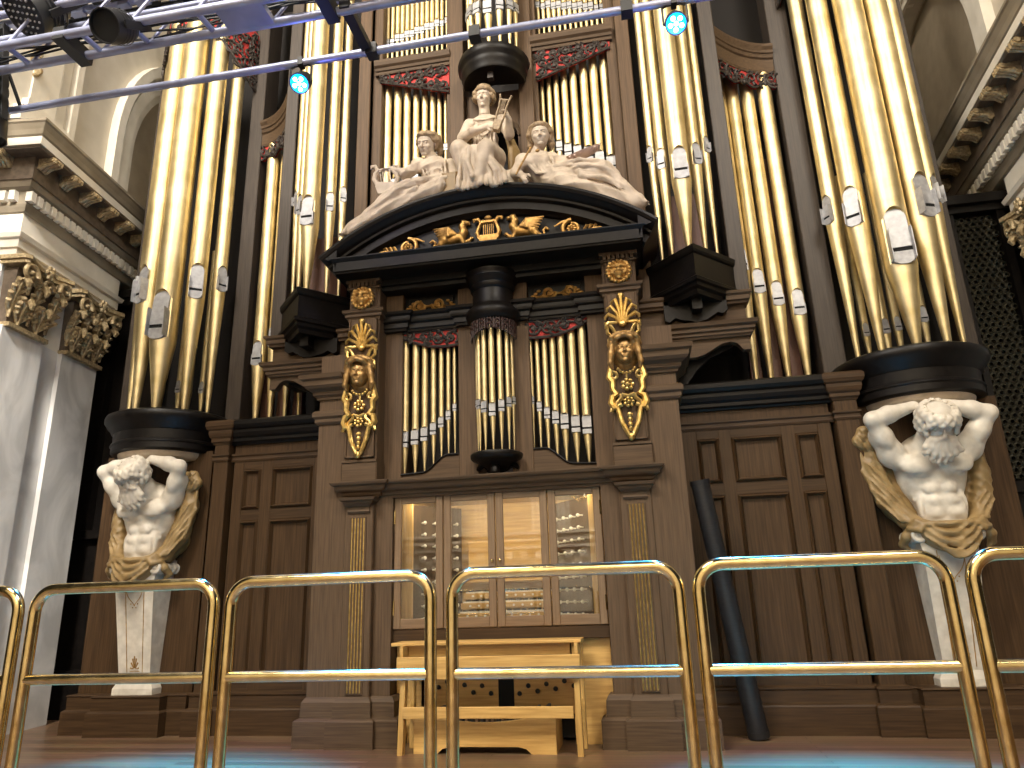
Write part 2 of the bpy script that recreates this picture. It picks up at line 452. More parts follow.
def modillion(mb, s, o0, z):
    # scrolled acanthus bracket hanging under the corona
    w = .062
    p = [(o0, z), (o0+.185, z), (o0+.19, z-.035), (o0+.16, z-.06), (o0+.11, z-.055), (o0+.07, z-.075), (o0+.045, z-.12), (o0, z-.135)]
    n = len(p)
    mb.add([(s-w, -o, zz) for o, zz in p]+[(s+w, -o, zz) for o, zz in p],
           [tuple(range(n)), tuple(range(2*n-1, n-1, -1))]+[(i, i+n, (i+1) % n+n, (i+1) % n) for i in range(n)])
    for q in (-1, 0, 1):
        mb.tube([(s+q*.042, -(o0+.03), z-.135), (s+q*.04, -(o0+.075), z-.085), (s+q*.04, -(o0+.14), z-.07), (s+q*.045, -(o0+.19), z-.055), (s+q*.045, -(o0+.205), z-.02)], [.014, .022, .02, .022, .012], 6)
    mb.tube([(s-w-.012, -(o0+.165), z-.035), (s+w+.012, -(o0+.165), z-.035)], .026, 8)

def capital_bell(mb, s0, s1, z0=3.93, z1=4.68):
    mb.add([(s0, .1, z0), (s1, .1, z0), (s1, 0, z0), (s0, 0, z0), (s0-.02, .1, z1-.1), (s1+.02, .1, z1-.1), (s1+.02, -.05, z1-.1), (s0-.02, -.05, z1-.1)],
           [(0, 1, 2, 3), (7, 6, 5, 4), (3, 2, 6, 7), (2, 1, 5, 6), (0, 3, 7, 4), (1, 0, 4, 5)])
def capital(mb, s0, s1, z0=3.93, z1=4.68):
    c = (s0+s1)/2; W = (s1-s0)/2; H = z1-z0
    mb.box(s0-.02, s1+.02, -.055, .12, z0, z0+.045)
    def leaf(s, zb, zt, w, proj):
        # acanthus leaf: flat ribbed blade with scalloped side lobes, tip curling outwards
        N = 6
        mid = [(s, -(.012+proj*(i/(N-1))**1.6), zb+(zt-zb)*i/(N-1)) for i in range(N)]
        mb.tube(mid+[(s, -(.02+proj*1.5), zt+.01), (s, -(.02+proj*1.75), zt-.035), (s, -(.02+proj*1.6), zt-.075)], [.018, .024, .026, .026, .030, .036, .042, .036, .016], 7)
        for q in (-1, 1):
            for j, f in enumerate((.12, .38, .64, .86)):
                p = mid[int(round(f*(N-1)))]; ww = w*(1.0, 1.08, .95, .7)[j]
                mb.tube([(p[0], p[1]+.012, p[2]-.02), (p[0]+q*ww*.5, p[1]-.004, p[2]+.045), (p[0]+q*ww, p[1]-.03, p[2]+.085), (p[0]+q*ww*1.05, p[1]-.065, p[2]+.07)], [.018, .030, .030, .010], 7)
    nl = 2 if W < .28 else 3
    for i in range(nl): leaf(s0+(i+.5)*2*W/nl, z0+.04, z0+H*.40, W/nl*.62, .075)
    for i in range(nl+1): leaf(s0+i*2*W/nl, z0+.10, z0+H*.66, W/nl*.50, .095)
    def volute(sc, zc, r, dr, o):
        pts = spiral(0, 0, r, r*.14, 200 if dr > 0 else -20, 1.7*(-dr), 30)
        mb.tube([(sc+a, -(o-.03*(k/30)), zc+b) for k, (a, b) in enumerate(pts)], taper(31, .030, .013), 8)
        mb.ell((sc, -o, zc), (.026, .04, .026), 8, 6)
    for q in (-1, 1):
        volute(c+q*(W-.005), z1-.17, .098, q, .185)
        volute(c+q*.085, z1-.185, .072, -q, .12)
        mb.tube([(c+q*W*.35, -.04, z0+H*.55), (c+q*W*.48, -.08, z0+H*.7), (c+q*W*.78, -.14, z1-.12), (c+q*(W-.02), -.18, z1-.08)], [.016, .026, .028, .02], 7)
    mb.ell((c, -.18, z1-.06), (.05, .045, .055), 8, 6)
    for k in range(6): mb.ell((c+.055*cos(k*PI/3), -.19, z1-.06+.06*sin(k*PI/3)), (.030, .022, .030), 6, 4)
def abacus(mb, s0, s1, z1=4.68):
    c = (s0+s1)/2; W = (s1-s0)/2+.09
    for zz0, zz1, ex in ((z1-.085, z1-.045, 0), (z1-.045, z1, .022)):
        f = [(c-W-ex, .1), (c-W-ex, -.17-ex), (c-W+.03, -.20-ex)]
        f += [(c-W+.03+(2*W-.06)*t/10, -.20-ex+.105*sin(PI*t/10)) for t in range(1, 10)]
        f += [(c+W-.03, -.20-ex), (c+W+ex, -.17-ex), (c+W+ex, .1)]
        mb.plan(f, zz0, zz1)

def side_wall(name, fn, label_side):
    m = MB()
    # pier core with two flat pilasters on its inner face
    m.plan([(-1.5, .12), (.03, .12), (.03, 1.4), (-1.5, 1.4)], 0, 4.70)
    m.plan([(-1.5, -.0), (-.91, -.0), (-.91, .2), (-1.5, .2)], 0, 3.94)
    m.plan([(-.60, -.0), (.02, -.0), (.02, .2), (-.60, .2)], 0, 3.94)
    m.box(-1.5, .03, .05, .2, 0, 3.94)
    w = to_wall(m, fn).build(name, 'marble'); tag(w, kind='structure')
    m = MB()
    m.box(-1.45, .02, .06, .3, 3.9, 4.7)
    to_wall(m, fn).build('pier_head', 'trim', w)
    for a, b in ((-1.47, -.93), (-.58, .02)):
        m = MB(); capital(m, a, b); cp = to_wall(m, fn).build('capital', 'capital', w, 40)
        m = MB(); capital_bell(m, a, b); to_wall(m, fn).build('capital_bell', 'soffit', cp)  # bell coloured dark for the deep shadow between the leaves
        m = MB(); abacus(m, a, b); to_wall(m, fn).build('abacus', 'capital', cp)
    return w
WL = side_wall('wall_left', lw, 'left')
WR = side_wall('wall_right', rw, 'right')

def entablature(name, fn, flip, send):
    path = [fn(-1.5, -2.6), fn(-1.5, 0), fn(send, 0)]
    e = MB().sweep(ENT_UP, path, flip=flip).build(name, 'cornice'); tag(e, kind='structure')
    MB().sweep([(.34, 5.763), (.380, 5.763), (.380, 5.852), (.34, 5.852)], path, flip=flip).build('corona', 'trim', e)
    MB().sweep(ENT_LOW, [fn(-1.5, -2.6), fn(-1.5, 0), fn(.12, 0), fn(.12, -1.0)], flip=flip).build('frieze_and_architrave', 'trim', e)
    sf = MB()
    for k in range(16):
        s = -1.60+.335*k
        if s < send: modillion(sf, s, .19, 5.75)
    to_wall(sf, fn)
    for k in range(6):
        # along the short front face
        t = MB(); modillion(t, 0, .19, 5.75)
        t.v = [fn(-1.5+y, -.10-.335*k-x, z) for x, y, z in t.v]; sf.join(t)
    sf.build('modillions', 'capital', e, 40)
    m = MB()
    s = -1.58
    while s < send: m.box(s-.033, s+.033, -.16, -.09, 5.275, 5.385); s += .105
    to_wall(m, fn)
    for k in range(20):
        t = MB().box(-.033, .033, -.16, -.09, 5.275, 5.385)
        t.v = [fn(-1.5+y, -.03-.105*k-x, z) for x, y, z in t.v]; m.join(t)
    m.build('dentils', 'trim', e)
    # coffered soffit between the modillions, its shade put into the dark colour
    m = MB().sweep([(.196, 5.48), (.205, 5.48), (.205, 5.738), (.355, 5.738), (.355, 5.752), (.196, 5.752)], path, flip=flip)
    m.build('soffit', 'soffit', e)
    return e
entablature('trim_1', lw, 1, 3.9)
entablature('trim_2', rw, -1, 3.9)

def upper_wall(name, fn):
    cs, cz, ri = 1.9, 7.0, 1.8
    out = [(-3.2, 6.05), (cs-ri, 6.05)]+[(cs-ri*cos(PI*i/24), cz+ri*sin(PI*i/24)) for i in range(25)]+[(cs+ri, 6.05), (5.5, 6.05), (5.5, 12), (-3.2, 12)]
    m = MB().prism(out, .02, .22)
    w = to_wall(m, fn).build(name, 'plaster'); tag(w, kind='structure')
    m = MB()
    for r0, r1, y0 in ((1.80, 1.90, -.02), (1.90, 2.06, -.05), (2.06, 2.12, .0), (2.12, 2.25, -.09)):
        a = [(cs-r0*cos(PI*i/28), cz+r0*sin(PI*i/28)) for i in range(29)]; b = [(cs-r1*cos(PI*i/28), cz+r1*sin(PI*i/28)) for i in range(29)]
        n = 29
        vs = [(x, y0, z) for x, z in a]+[(x, y0, z) for x, z in b]+[(x, .1, z) for x, z in a]+[(x, .1, z) for x, z in b]
        fs = []
        for i in range(28): fs += [(i, i+1, n+i+1, n+i), (i, 2*n+i, 2*n+i+1, i+1), (n+i, n+i+1, 3*n+i+1, 3*n+i)]
        m.add(vs, fs)
        for q in (-1, 1): m.box(cs+q*r0, cs+q*r1, y0, .1, 6.05, cz)
    to_wall(m, fn).build('archivolt', 'trim', w, 30)
    m = MB()
    m.box(cs-ri-.05, cs+ri+.05, .25, .35, 6.0, cz+ri+.2)          # niche back
    a = [(cs-ri*cos(PI*i/24), cz+ri*sin(PI*i/24)) for i in range(25)]
    a = [(cs-ri, 6.05)]+a+[(cs+ri, 6.05)]
    n = len(a)
    m.add([(x, .2, z) for x, z in a]+[(x, .3, z) for x, z in a], [(i, i+1, n+i+1, n+i) for i in range(n-1)])
    to_wall(m, fn).build('arched_niche', 'brownplaster', w)
    m = MB()
    m.bbox(-2.15, -1.47, -.06, .1, 6.05, 12, .01)
    m.bbox(-1.45, -1.36, -.05, .1, 6.05, 12, .012); m.bbox(-1.33, -1.18, -.025, .1, 6.05, 12, .012); m.bbox(-1.12, -1.0, -.04, .1, 6.05, 12, .012)
    to_wall(m, fn).build('upper_pilaster', 'trim', w)
    m = MB()
    for k in range(9):
        z = 6.7+k*.26
        m.tube([(-1.80+.05*sin(i*.8+k), -.085, z+.26*i/8) for i in range(9)], [.014, .028, .036, .026, .018, .028, .036, .024, .014], 6)
        m.ell((-1.80+.06*(-1)**k, -.09, z+.1), (.04, .035, .05), 8, 6)
    to_wall(m, fn).build('pilaster_garland', 'capital', w, 40)
    m = MB().box(-1.95, 4.5, -.16, .1, 6.04, 6.22)
    to_wall(m, fn).build('blocking_course', 'trim', w)
upper_wall('wall_left_upper', lw)
upper_wall('wall_right_upper', rw)
# front part of the attic standing over the near corner of the left cornice
for nm, fn in (('trim_3', lw), ('trim_4', rw)):
    m = MB(); m.plan([(-1.86, -.14), (-1.2, -.14), (-1.2, 2.4), (-1.86, 2.4)], 6.04, 6.36)
    m.plan([(-1.78, -.08), (-1.4, -.08), (-1.4, 2.4), (-1.78, 2.4)], 6.36, 8.5)
    tag(to_wall(m, fn).build(nm, 'trim'), kind='structure')

# dark panelled end walls beside the end towers, with the pierced grille on the right
for s, nm in ((-1, 'wall_left_panelling'), (1, 'wall_right_panelling')):
    m = MB(); m.box(s*4.3, s*5.45, 1.62, 1.9, 0, 5.15)
    w = m.build(nm, 'ebony'); tag(w, kind='structure')
    m = MB()
    m.box(s*4.5, s*5.45, 1.5, 1.65, 4.9, 4.98); m.box(s*4.5, s*5.45, 1.44, 1.65, 4.98, 5.08); m.box(s*4.5, s*5.45, 1.53, 1.65, 1.95, 2.05); m.box(s*4.5, s*5.45, 1.5, 1.65, 0, .5)
    m.box(s*5.2, s*5.28, 1.52, 1.65, 2.05, 4.9); m.box(s*4.72, s*4.78, 1.52, 1.65, 2.05, 4.9)
    m.build('panel_frame', 'ebony', w)
    m = MB()
    # pierced grille: rows of small rings
    if s > 0:
        rr = .034
        z = 2.1; row = 0
        while z < 4.87:
            x = 4.80+(rr if row % 2 else 0)
            while x < 5.2:
                n = 6
                a = [(x+rr*1.12*cos(i*PI/3+PI/6), z+rr*1.12*sin(i*PI/3+PI/6)) for i in range(6)]; b = [(x+rr*.62*cos(i*PI/3+PI/6), z+rr*.62*sin(i*PI/3+PI/6)) for i in range(6)]
                m.add([(p, 1.575, q) for p, q in a]+[(p, 1.56, q) for p, q in b]+[(p, 1.6, q) for p, q in b],
                      [(i, (i+1) % 6, 6+(i+1) % 6, 6+i) for i in range(6)]+[(6+i, 6+(i+1) % 6, 12+(i+1) % 6, 12+i) for i in range(6)])
                x += rr*2
            z += rr*1.75; row += 1
        m.build('pierced_grille', 'grille', w)

# the rear of the hall, seen only as a reflection in the console glass and the pipes
w = tag(MB().box(-9, 9, -13.2, -13, 0, 12).build('wall_rear', 'plaster'), kind='structure')
m = MB()
for z in (1.9, 2.35, 2.55, 2.72, 5.6, 6.0): m.box(-9, 9, -13, -12.8, z, z+.07)
for k in range(40): m.box(-8+k*.4, -7.8+k*.4, -13, -12.85, 2.1, 2.28)
for cx in (-4.6, -2.3, 0, 2.3, 4.6):
    for r in (.66, .80, .94):
        m.tube([(cx+r*cos(PI*i/20), -12.95, 3.55+r*sin(PI*i/20)) for i in range(21)], .045, 6)
        for q in (-1, 1): m.tube([(cx+q*r, -12.95, 2.75), (cx+q*r, -12.95, 3.55)], .045, 6)
m.build('rear_mouldings', 'trim', w, 30)
m = MB()
for cx in (-4.6, -2.3, 0, 2.3, 4.6):
    m.prism([(cx-.62, 2.8), (cx+.62, 2.8)]+[(cx+.62*cos(PI*i/16), 3.55+.62*sin(PI*i/16)) for i in range(17)], -13.0, -12.97)
m.build('rear_window_recess', 'brownplaster', w)
# chandelier hanging behind the viewer, caught in the console glass
M['bulb'] = plain('warm_bulb', (1, .9, .7), .4, emit=(1.0, .86, .62), es=26.0)
t = thing('chandelier', (.1, -10.0, 3.2), 'branched chandelier of warm bulbs reflected in the console glass', 'chandelier')
MB().tube([(.1, -10, 3.3), (.1, -10, 11.8)], .02, 8).build('rod', 'brass', t, True)
for k in range(10):
    a = k*2*PI/10; r_ = .42 if k % 2 else .28
    MB().tube([(.1, -10, 3.3), (.1+r_*.6*cos(a), -10+r_*.6*sin(a), 3.2), (.1+r_*cos(a), -10+r_*sin(a), 3.36)], .014, 6).build('arm', 'brass', t, True)
    MB().ell((.1+r_*cos(a), -10+r_*sin(a), 3.42), (.04, .04, .055), 10, 8).build('bulb', 'bulb', t, True)

# ================================================================== BRASS RAILS
BR = [('first', -1.80, -1.025), ('second', -.995, -.232), ('third', -.208, .560), ('fourth', .592, 1.372), ('fifth', 1.392, 2.155), ('sixth', 2.185, 2.95)]
RL = ['far left brass rail hoop, only its right post inside the frame', 'brass rail hoop standing in front of the left statue\'s white pedestal',
      'brass rail hoop between the left statue and the console doors', 'brass rail hoop standing in front of the bench and console',
      'wide brass rail hoop before the leaning black tube', 'far right brass rail hoop cut by the right edge of the frame']
for i, (nm, x0, x1) in enumerate(BR):
    y, zt, rr, cr = -3.6, 1.227, .0205, .078
    t = thing('rail_hoop', ((x0+x1)/2, y, 0), RL[i], 'railing', 'brass rail hoops along the stage front')
    a, b = x0+rr, x1-rr
    pts = [(a, y, 0), (a, y, .5), (a, y, zt-cr)]+[(a+cr-cr*cos(R(q)), y, zt-cr+cr*sin(R(q))) for q in range(10, 91, 10)]
    pts += [(b-cr+cr*cos(R(q)), y, zt-cr+cr*sin(R(q))) for q in range(90, -1, -10)]+[(b, y, .5), (b, y, 0)]
    MB().tube(pts, rr, 14).build('hoop', 'brass', t, True)
    MB().tube([(a, y, .915), (b, y, .915)], rr*.9, 14).build('cross_rail', 'brass', t, True)
    for x in (a, b): MB().lathe([(.045, 0), (.045, .008), (.03, .014), (.022, .03)], x, y, 18).build('foot_flange', 'brass', t, 30)

# ================================================================== LIGHTING RIG
ZT = 5.5
t = thing('lighting_bar', (-1.2, -1.4, ZT), 'long grey metal tube crossing high in front of the organ pipes', 'lighting bar')
MB().tube([(-4.6, -1.4, ZT), (3.4, -1.4, ZT)], .033, 12).build('tube', 'steel', t, True)
for x in (-.62, .25, 1.46):
    MB().box(x-.045, x+.045, -1.45, -1.35, ZT-.05, ZT+.05).build('clamp', 'black', t)
MB().box(-.70, -.62, -1.9, -1.36, ZT-.015, ZT+.05).build('hanging_arm', 'black', t)

t = thing('lighting_truss', (-2.4, -1.95, ZT), 'flat grey lighting truss with cross rungs at the top left', 'truss')
for y in (-1.85, -2.08): MB().tube([(-4.6, y, ZT), (1.0, y, ZT)], .036, 12).build('chord', 'steel', t, True)
for y in (-1.85, -2.08): MB().tube([(-4.6, y, ZT+.32), (1.0, y, ZT+.32)], .03, 10).build('upper_chord', 'steel', t, True)
for i, x in enumerate((-3.45, -2.78, -2.35, -1.78, -1.28, -.80, -.2, .4)):
    MB().tube([(x, -2.08, ZT), (x+.02, -1.85, ZT)], .022, 8).build('rung', 'steel', t, True)
    MB().tube([(x, -1.85, ZT), (x+.25, -1.85, ZT+.32)], .014, 8).build('brace', 'steel', t, True)
    MB().tube([(x, -2.08, ZT), (x+.25, -2.08, ZT+.32)], .014, 8).build('brace', 'steel', t, True)
MB().box(-1.62, -1.24, -2.09, -1.84, ZT-.03, ZT+.02).build('joint_plate', 'steel', t)
for x, y in ((-2.95, -1.85), (-.78, -1.85)): MB().box(x-.05, x+.05, y-.26, y+.06, ZT-.05, ZT+.06).build('hook_clamp', 'black', t)

BAT = ['lowest', 'second', 'third', 'fourth', 'fifth', 'sixth', 'topmost']
for k in range(7):
    y, z = -1.44-.07*k, 6.22+.03*(k % 3)
    m = MB(); m.tube([(-4.9, y, z), (1.2, y, z)], .026+.010*(k % 2), 8)
    for i in range(24): 
        x = -4.7+i*.25+.03*((i*7+k*3) % 5)
        m.box(x, x+.07+.03*((i+k) % 3), y-.03, y+.03, z-.05, z+.012)
    tag(m.build('cable_batten', 'black' if k % 3 else 'steel', None, True), f'{BAT[k]} of the thin battens just above the truss at the frame top', 'lighting bar', 'cable battens over the truss')
m = MB()
for k in range(7): m.tube([(-4.4+i*.35, -2.0+.03*sin(i*1.3+k)+.02*k, ZT+.08+.03*sin(i*.9+k*2)) for i in range(16)], .009, 5)
tag(m.build('cable_loom', 'black', None, True), 'bundle of black cables lying along the truss', 'cables', kind='stuff')

def led_lamp(x, y, z, lab, up):
    t = thing('led_spotlight', (x, y, z), lab, 'stage light', 'blue spotlights hung from the lighting bar')
    Q = Matrix.Translation((x, y, z-.10)) @ Matrix.Rotation(R(-38), 4, 'X')
    MB().lathe([(.03, .13), (.066, .12), (.080, .05), (.084, -.03), (.076, -.028), (.072, -.02), (.001, -.018)], 0, 0, 20).xf(Q).build('housing', 'black', t, 35)
    m = MB()
    for q in (-1, 1): m.tube([(x+q*.092, y, z-.10), (x+q*.092, y, z+.05), (x+q*.05, y, z+.075)], .009, 6)
    m.tube([(x-.055, y, z+.075), (x+.055, y, z+.075)], .010, 6); m.box(x-.022, x+.022, y-.035, y+.035, z+.06, z+.135)
    m.tube([(x-.095, y, z-.10), (x+.095, y, z-.10)], .012, 6)
    m.build('yoke', 'black', t)
    m = MB(); m.lathe([(.074, -.021), (.074, -.028), (.001, -.030)], 0, 0, 20)
    m.xf(Q).build('lens_rim', M['ledrim'], t)
    for a in range(6):
        px, py = (.044*cos(a*2*PI/5+.4), .044*sin(a*2*PI/5+.4)) if a < 5 else (0, 0)
        MB().ell((px, py, -.032), (.019, .019, .010), 10, 6).xf(Q).build('led', M['led'], t, True)
    return t
M['ledrim'] = plain('led_blue_glow', (.01, .10, .25), .4, emit=(.0, .42, 1.0), es=4.0)
M['led'] = plain('led_white_blue', (.3, .7, .9), .3, emit=(.22, .85, 1.0), es=16.0)
led_lamp(-1.247, -1.40, ZT-.10, 'blue glowing spotlight under the bar, the left one of two', 1)
led_lamp(1.817, -1.40, ZT-.10, 'blue glowing spotlight under the bar, the right one of two', 1)

def can_lamp(x, y, z, r, h, tilt, lab, hook, front='black', dots=False):
    t = thing('stage_lamp', (x, y, z), lab, 'stage light')
    Q = Matrix.Translation((x, y, z)) @ Matrix.Rotation(R(tilt[1]), 4, 'Y') @ Matrix.Rotation(R(tilt[0]), 4, 'X')
    MB().lathe([(r*.55, h), (r*.8, h*.93), (r*.95, h*.6), (r, h*.25), (r, 0), (r*.93, 0), (r*.9, .03), (.001, .035)], 0, 0, 28).xf(Q).build('body', front, t, 35)
    m = MB(); 
    for k in range(4): m.lathe([(r*1.02, h*(.3+.12*k)), (r*1.04, h*(.33+.12*k)), (r*1.02, h*(.36+.12*k))], 0, 0, 24, cap=False)
    m.xf(Q).build('cooling_fins', front, t, 35)
    m = MB(); m.box(-r*1.15, -r*1.08, -.03, .03, h*.2, h*1.25); m.box(r*1.08, r*1.15, -.03, .03, h*.2, h*1.25); m.box(-r*1.15, r*1.15, -.03, .03, h*1.22, h*1.28)
    m.xf(Q)
    top = Q @ Vector((0, 0, h*1.25)); m.tube([top, top.lerp(Vector(hook), .5)+Vector((0, 0, .02)), hook], .016, 7)
    m.build('yoke', 'black', t)
    m = MB()
    if dots:
        for i in range(-3, 4):
            for j in range(-3, 4):
                if i*i+j*j < 11: MB().ell((i*r*.25, j*r*.25, .0), (r*.05, r*.05, .010), 8, 5).xf(Q).build('led_lens', 'tin', t, True)
    else:
        m.lathe([(r*.9, .028), (r*.9, .034), (.001, .03)], 0, 0, 24).xf(Q).build('lens', 'slot', t)
can_lamp(-2.38, -2.27, 5.31, .125, .28, (-52, 4), 'round black lamp with dark lens hung over the truss', (-2.36, -2.08, 5.53))
can_lamp(-3.27, -2.15, 5.72, .20, .34, (-30, 22), 'dark lamp dotted with small lenses in the top left corner', (-3.2, -2.08, 5.83), 'lampgrey', True)
can_lamp(-3.97, -1.62, 5.02, .13, .85, (6, -4), 'black lamp seen side on at the left edge of the frame', (-3.97, -1.40, 5.53))
# ================================================================== ORGAN CASE
case = thing('organ_case', (0, .4, 0), 'huge dark carved wooden organ case with black arched pediment over glazed console doors', 'organ')
def P_(mb, name, mat, parent=None, smooth=False): return mb.build(name, mat, parent or case, smooth)

# ---- plain backing boards behind the pipes
m = MB()
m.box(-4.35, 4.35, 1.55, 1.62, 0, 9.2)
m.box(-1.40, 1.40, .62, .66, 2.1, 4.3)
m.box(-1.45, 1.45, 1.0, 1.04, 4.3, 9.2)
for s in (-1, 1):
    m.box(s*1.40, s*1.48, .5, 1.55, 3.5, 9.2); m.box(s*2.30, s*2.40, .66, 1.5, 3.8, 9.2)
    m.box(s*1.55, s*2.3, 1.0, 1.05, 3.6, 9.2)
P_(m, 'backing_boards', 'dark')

BASEP = [(-.2, 0), (.075, 0), (.075, .205), (.065, .215), (.035, .228), (.03, .345), (.012, .372), (0, .385), (-.2, .385)]

# ---- the two fluted pilasters beside the console, and the plain wings outside them
for s in (-1, 1):
    m = MB(); m.box(s*1.34, s*1.65, .10, .66, 0, 3.42)
    wing = P_(m, 'side_wing', 'oak')
    P_(MB().sweep(BASEP, [(s*1.65, .66), (s*1.65, .10), (s*1.36, .10)], flip=1), 'wing_base', 'oak_h', wing) if s < 0 else \
        P_(MB().sweep(BASEP, [(s*1.36, .10), (s*1.65, .10), (s*1.65, .66)]), 'wing_base', 'oak_h', wing)
    pth = [(-1.65, .66), (-1.65, .10), (-1.38, .10)] if s < 0 else [(1.38, .10), (1.65, .10), (1.65, .66)]
    WC = [(-.1, 2.98), (.02, 2.98), (.025, 3.0), (.05, 3.02), (.055, 3.05), (.10, 3.075), (.12, 3.10), (.125, 3.145), (.15, 3.16), (.16, 3.20), (-.1, 3.20)]
    P_(MB().sweep(WC, pth), 'wing_cornice', 'oak_h', wing)
    P_(MB().sweep([(-.1, 2.74), (.015, 2.74), (.03, 2.76), (.03, 2.79), (.05, 2.81), (.05, 2.85), (.03, 2.87), (-.1, 2.87)], pth), 'wing_moulding', 'oak_h', wing)
    # lower pilaster
    x0, x1 = (1.09, 1.355)
    pil = P_(MB().bbox(s*x0, s*x1, .085, .40, 0, 2.04, .008), 'lower_pilaster', 'oak')
    P_(MB().sweep(BASEP, [(s*x0, .3), (s*x0, .075), (s*x1, .075), (s*x1, .3)] if s > 0 else [(s*x1, .3), (s*x1, .075), (s*x0, .075), (s*x0, .3)]), 'pilaster_base', 'oak_h', pil)
    pp = [(s*(1.135), .3), (s*1.135, .085), (s*1.305, .085), (s*1.305, .3)]
    if s < 0: pp = pp[::-1]
    P_(MB().sweep([(-.05, 1.90), (.012, 1.90), (.02, 1.915), (.012, 1.93), (.012, 1.955), (.03, 1.965), (.05, 1.985), (.055, 2.0), (.075, 2.01), (.085, 2.035), (-.05, 2.035)], pp), 'pilaster_capital', 'oak_h', pil)
    m = MB(); m.bbox(s*1.145, s*1.297, .074, .2, .40, 1.87, .004)
    P_(m, 'fluted_panel', 'oak', pil)
    m = MB()
    for k in range(5):
        x = s*1.221+(k-2)*.0275
        m.tube([(x, .072, .415), (x, .072, 1.855)], .0065, 8)
    tag(P_(m, 'gilt_reeds', 'gilt', pil, True), 'thin gilded vertical reeds')
    # inner jamb between pilaster and doors
    jam = P_(MB().box(s*.93, s*1.10, .15, .45, 0, 2.04), 'console_jamb', 'oak')
    P_(MB().sweep(BASEP, [(s*.90, .5), (s*.90, .12), (s*1.08, .12)] if s > 0 else [(s*1.08, .12), (s*.90, .12), (s*.90, .5)]), 'jamb_base', 'oak_h', jam)
    # upper pilaster: block, ornament board, lion block
    x0, x1 = 1.075, 1.385
    up = P_(MB().bbox(s*x0, s*x1, .09, .5, 2.17, 4.12, .01), 'upper_pilaster', 'oak')
    m = MB(); m.bbox(s*1.06, s*1.40, .065, .3, 2.17, 2.355, .01); m.bbox(s*1.065, s*1.395, .06, .3, 2.355, 2.38, .004)
    P_(m, 'pedestal_block', 'oak_h', up)
    m = MB(); m.bbox(s*1.09, s*1.37, .075, .3, 2.40, 3.76, .006)
    for a, b, c, d in ((1.09, 1.105, 2.40, 3.76), (1.355, 1.37, 2.40, 3.76), (1.09, 1.37, 2.40, 2.415)): m.bbox(s*a, s*b, .058, .2, c, d, .004)
    P_(m, 'ornament_board', 'oak', up)
    pp = [(s*1.075, .4), (s*1.075, .09), (s*1.385, .09), (s*1.385, .4)]
    if s < 0: pp = pp[::-1]
    P_(MB().sweep([(-.05, 3.745), (.005, 3.745), (.012, 3.775), (.03, 3.785), (.03, 3.81), (.05, 3.825), (.055, 3.85), (-.05, 3.85)], pp), 'necking', 'oak_h', up)
    P_(MB().bbox(s*1.10, s*1.36, .07, .3, 3.85, 4.075, .008), 'lion_block', 'oak', up)
    m = MB()
    for k in range(7): m.box(s*1.235+(k-3)*.042-.014, s*1.235+(k-3)*.042+.014, .035, .1, 4.088, 4.135)
    m.box(s*1.07, s*1.40, .05, .3, 4.07, 4.088); m.box(s*1.06, s*1.41, .045, .3, 4.135, 4.17)
    P_(m, 'dentil_band', 'oak_h', up)

# ---- console cornice (breaks forward over the pilasters)
CC = [(-.2, 2.03), (.01, 2.03), (.015, 2.05), (.035, 2.06), (.04, 2.085), (.075, 2.10), (.085, 2.115), (.09, 2.14), (.115, 2.15), (.125, 2.17), (.125, 2.18), (-.2, 2.19)]
path = [(-1.355, .5), (-1.355, .12), (-1.06, .12), (-1.06, .165), (1.06, .165), (1.06, .12), (1.355, .12), (1.355, .5)]
P_(MB().sweep(CC, path), 'console_cornice', 'oak_h')
P_(MB().box(-1.39, 1.39, .15, .6, 2.045, 2.185), 'cornice_core', 'oak_h')

# ---- console doors: four glazed leaves
xs = [-.93, -.475, -.005, .46, .925]
for k in range(4):
    a, b = xs[k]+.004, xs[k+1]-.004; st = .065; z0, z1 = .905, 2.035
    t = MB(); t.bbox(a, a+st, .19, .225, z0, z1, .005); t.bbox(b-st, b, .19, .225, z0, z1, .005)
    d = P_(t, 'console_door', 'doorwood')
    P_(MB().bbox(a+st, b-st, .192, .223, z0, z0+.085, .005), 'door_rail', 'doorwood_h', d)
    P_(MB().bbox(a+st, b-st, .192, .223, z1-.06, z1, .005), 'door_rail', 'doorwood_h', d)
    P_(MB().box(a+st-.005, b-st+.005, .204, .210, z0+.08, z1-.055), 'glass_pane', 'glass', d)
    if k in (0, 3):
        x = a+.004 if k == 0 else b-.004
        for z in (1.02, 1.80): P_(MB().tube([(x, .186, z), (x, .186, z+.12)], .009, 8), 'hinge', 'brass', d, True)
    if k in (1, 2): P_(MB().ell((b-.03 if k == 1 else a+.03, .180, 1.45), .014, 10, 6), 'door_knob', 'brass', d, True)
P_(MB().bbox(-.93, .93, .2, .4, .80, .90, .006), 'console_sill', 'walnut_h')

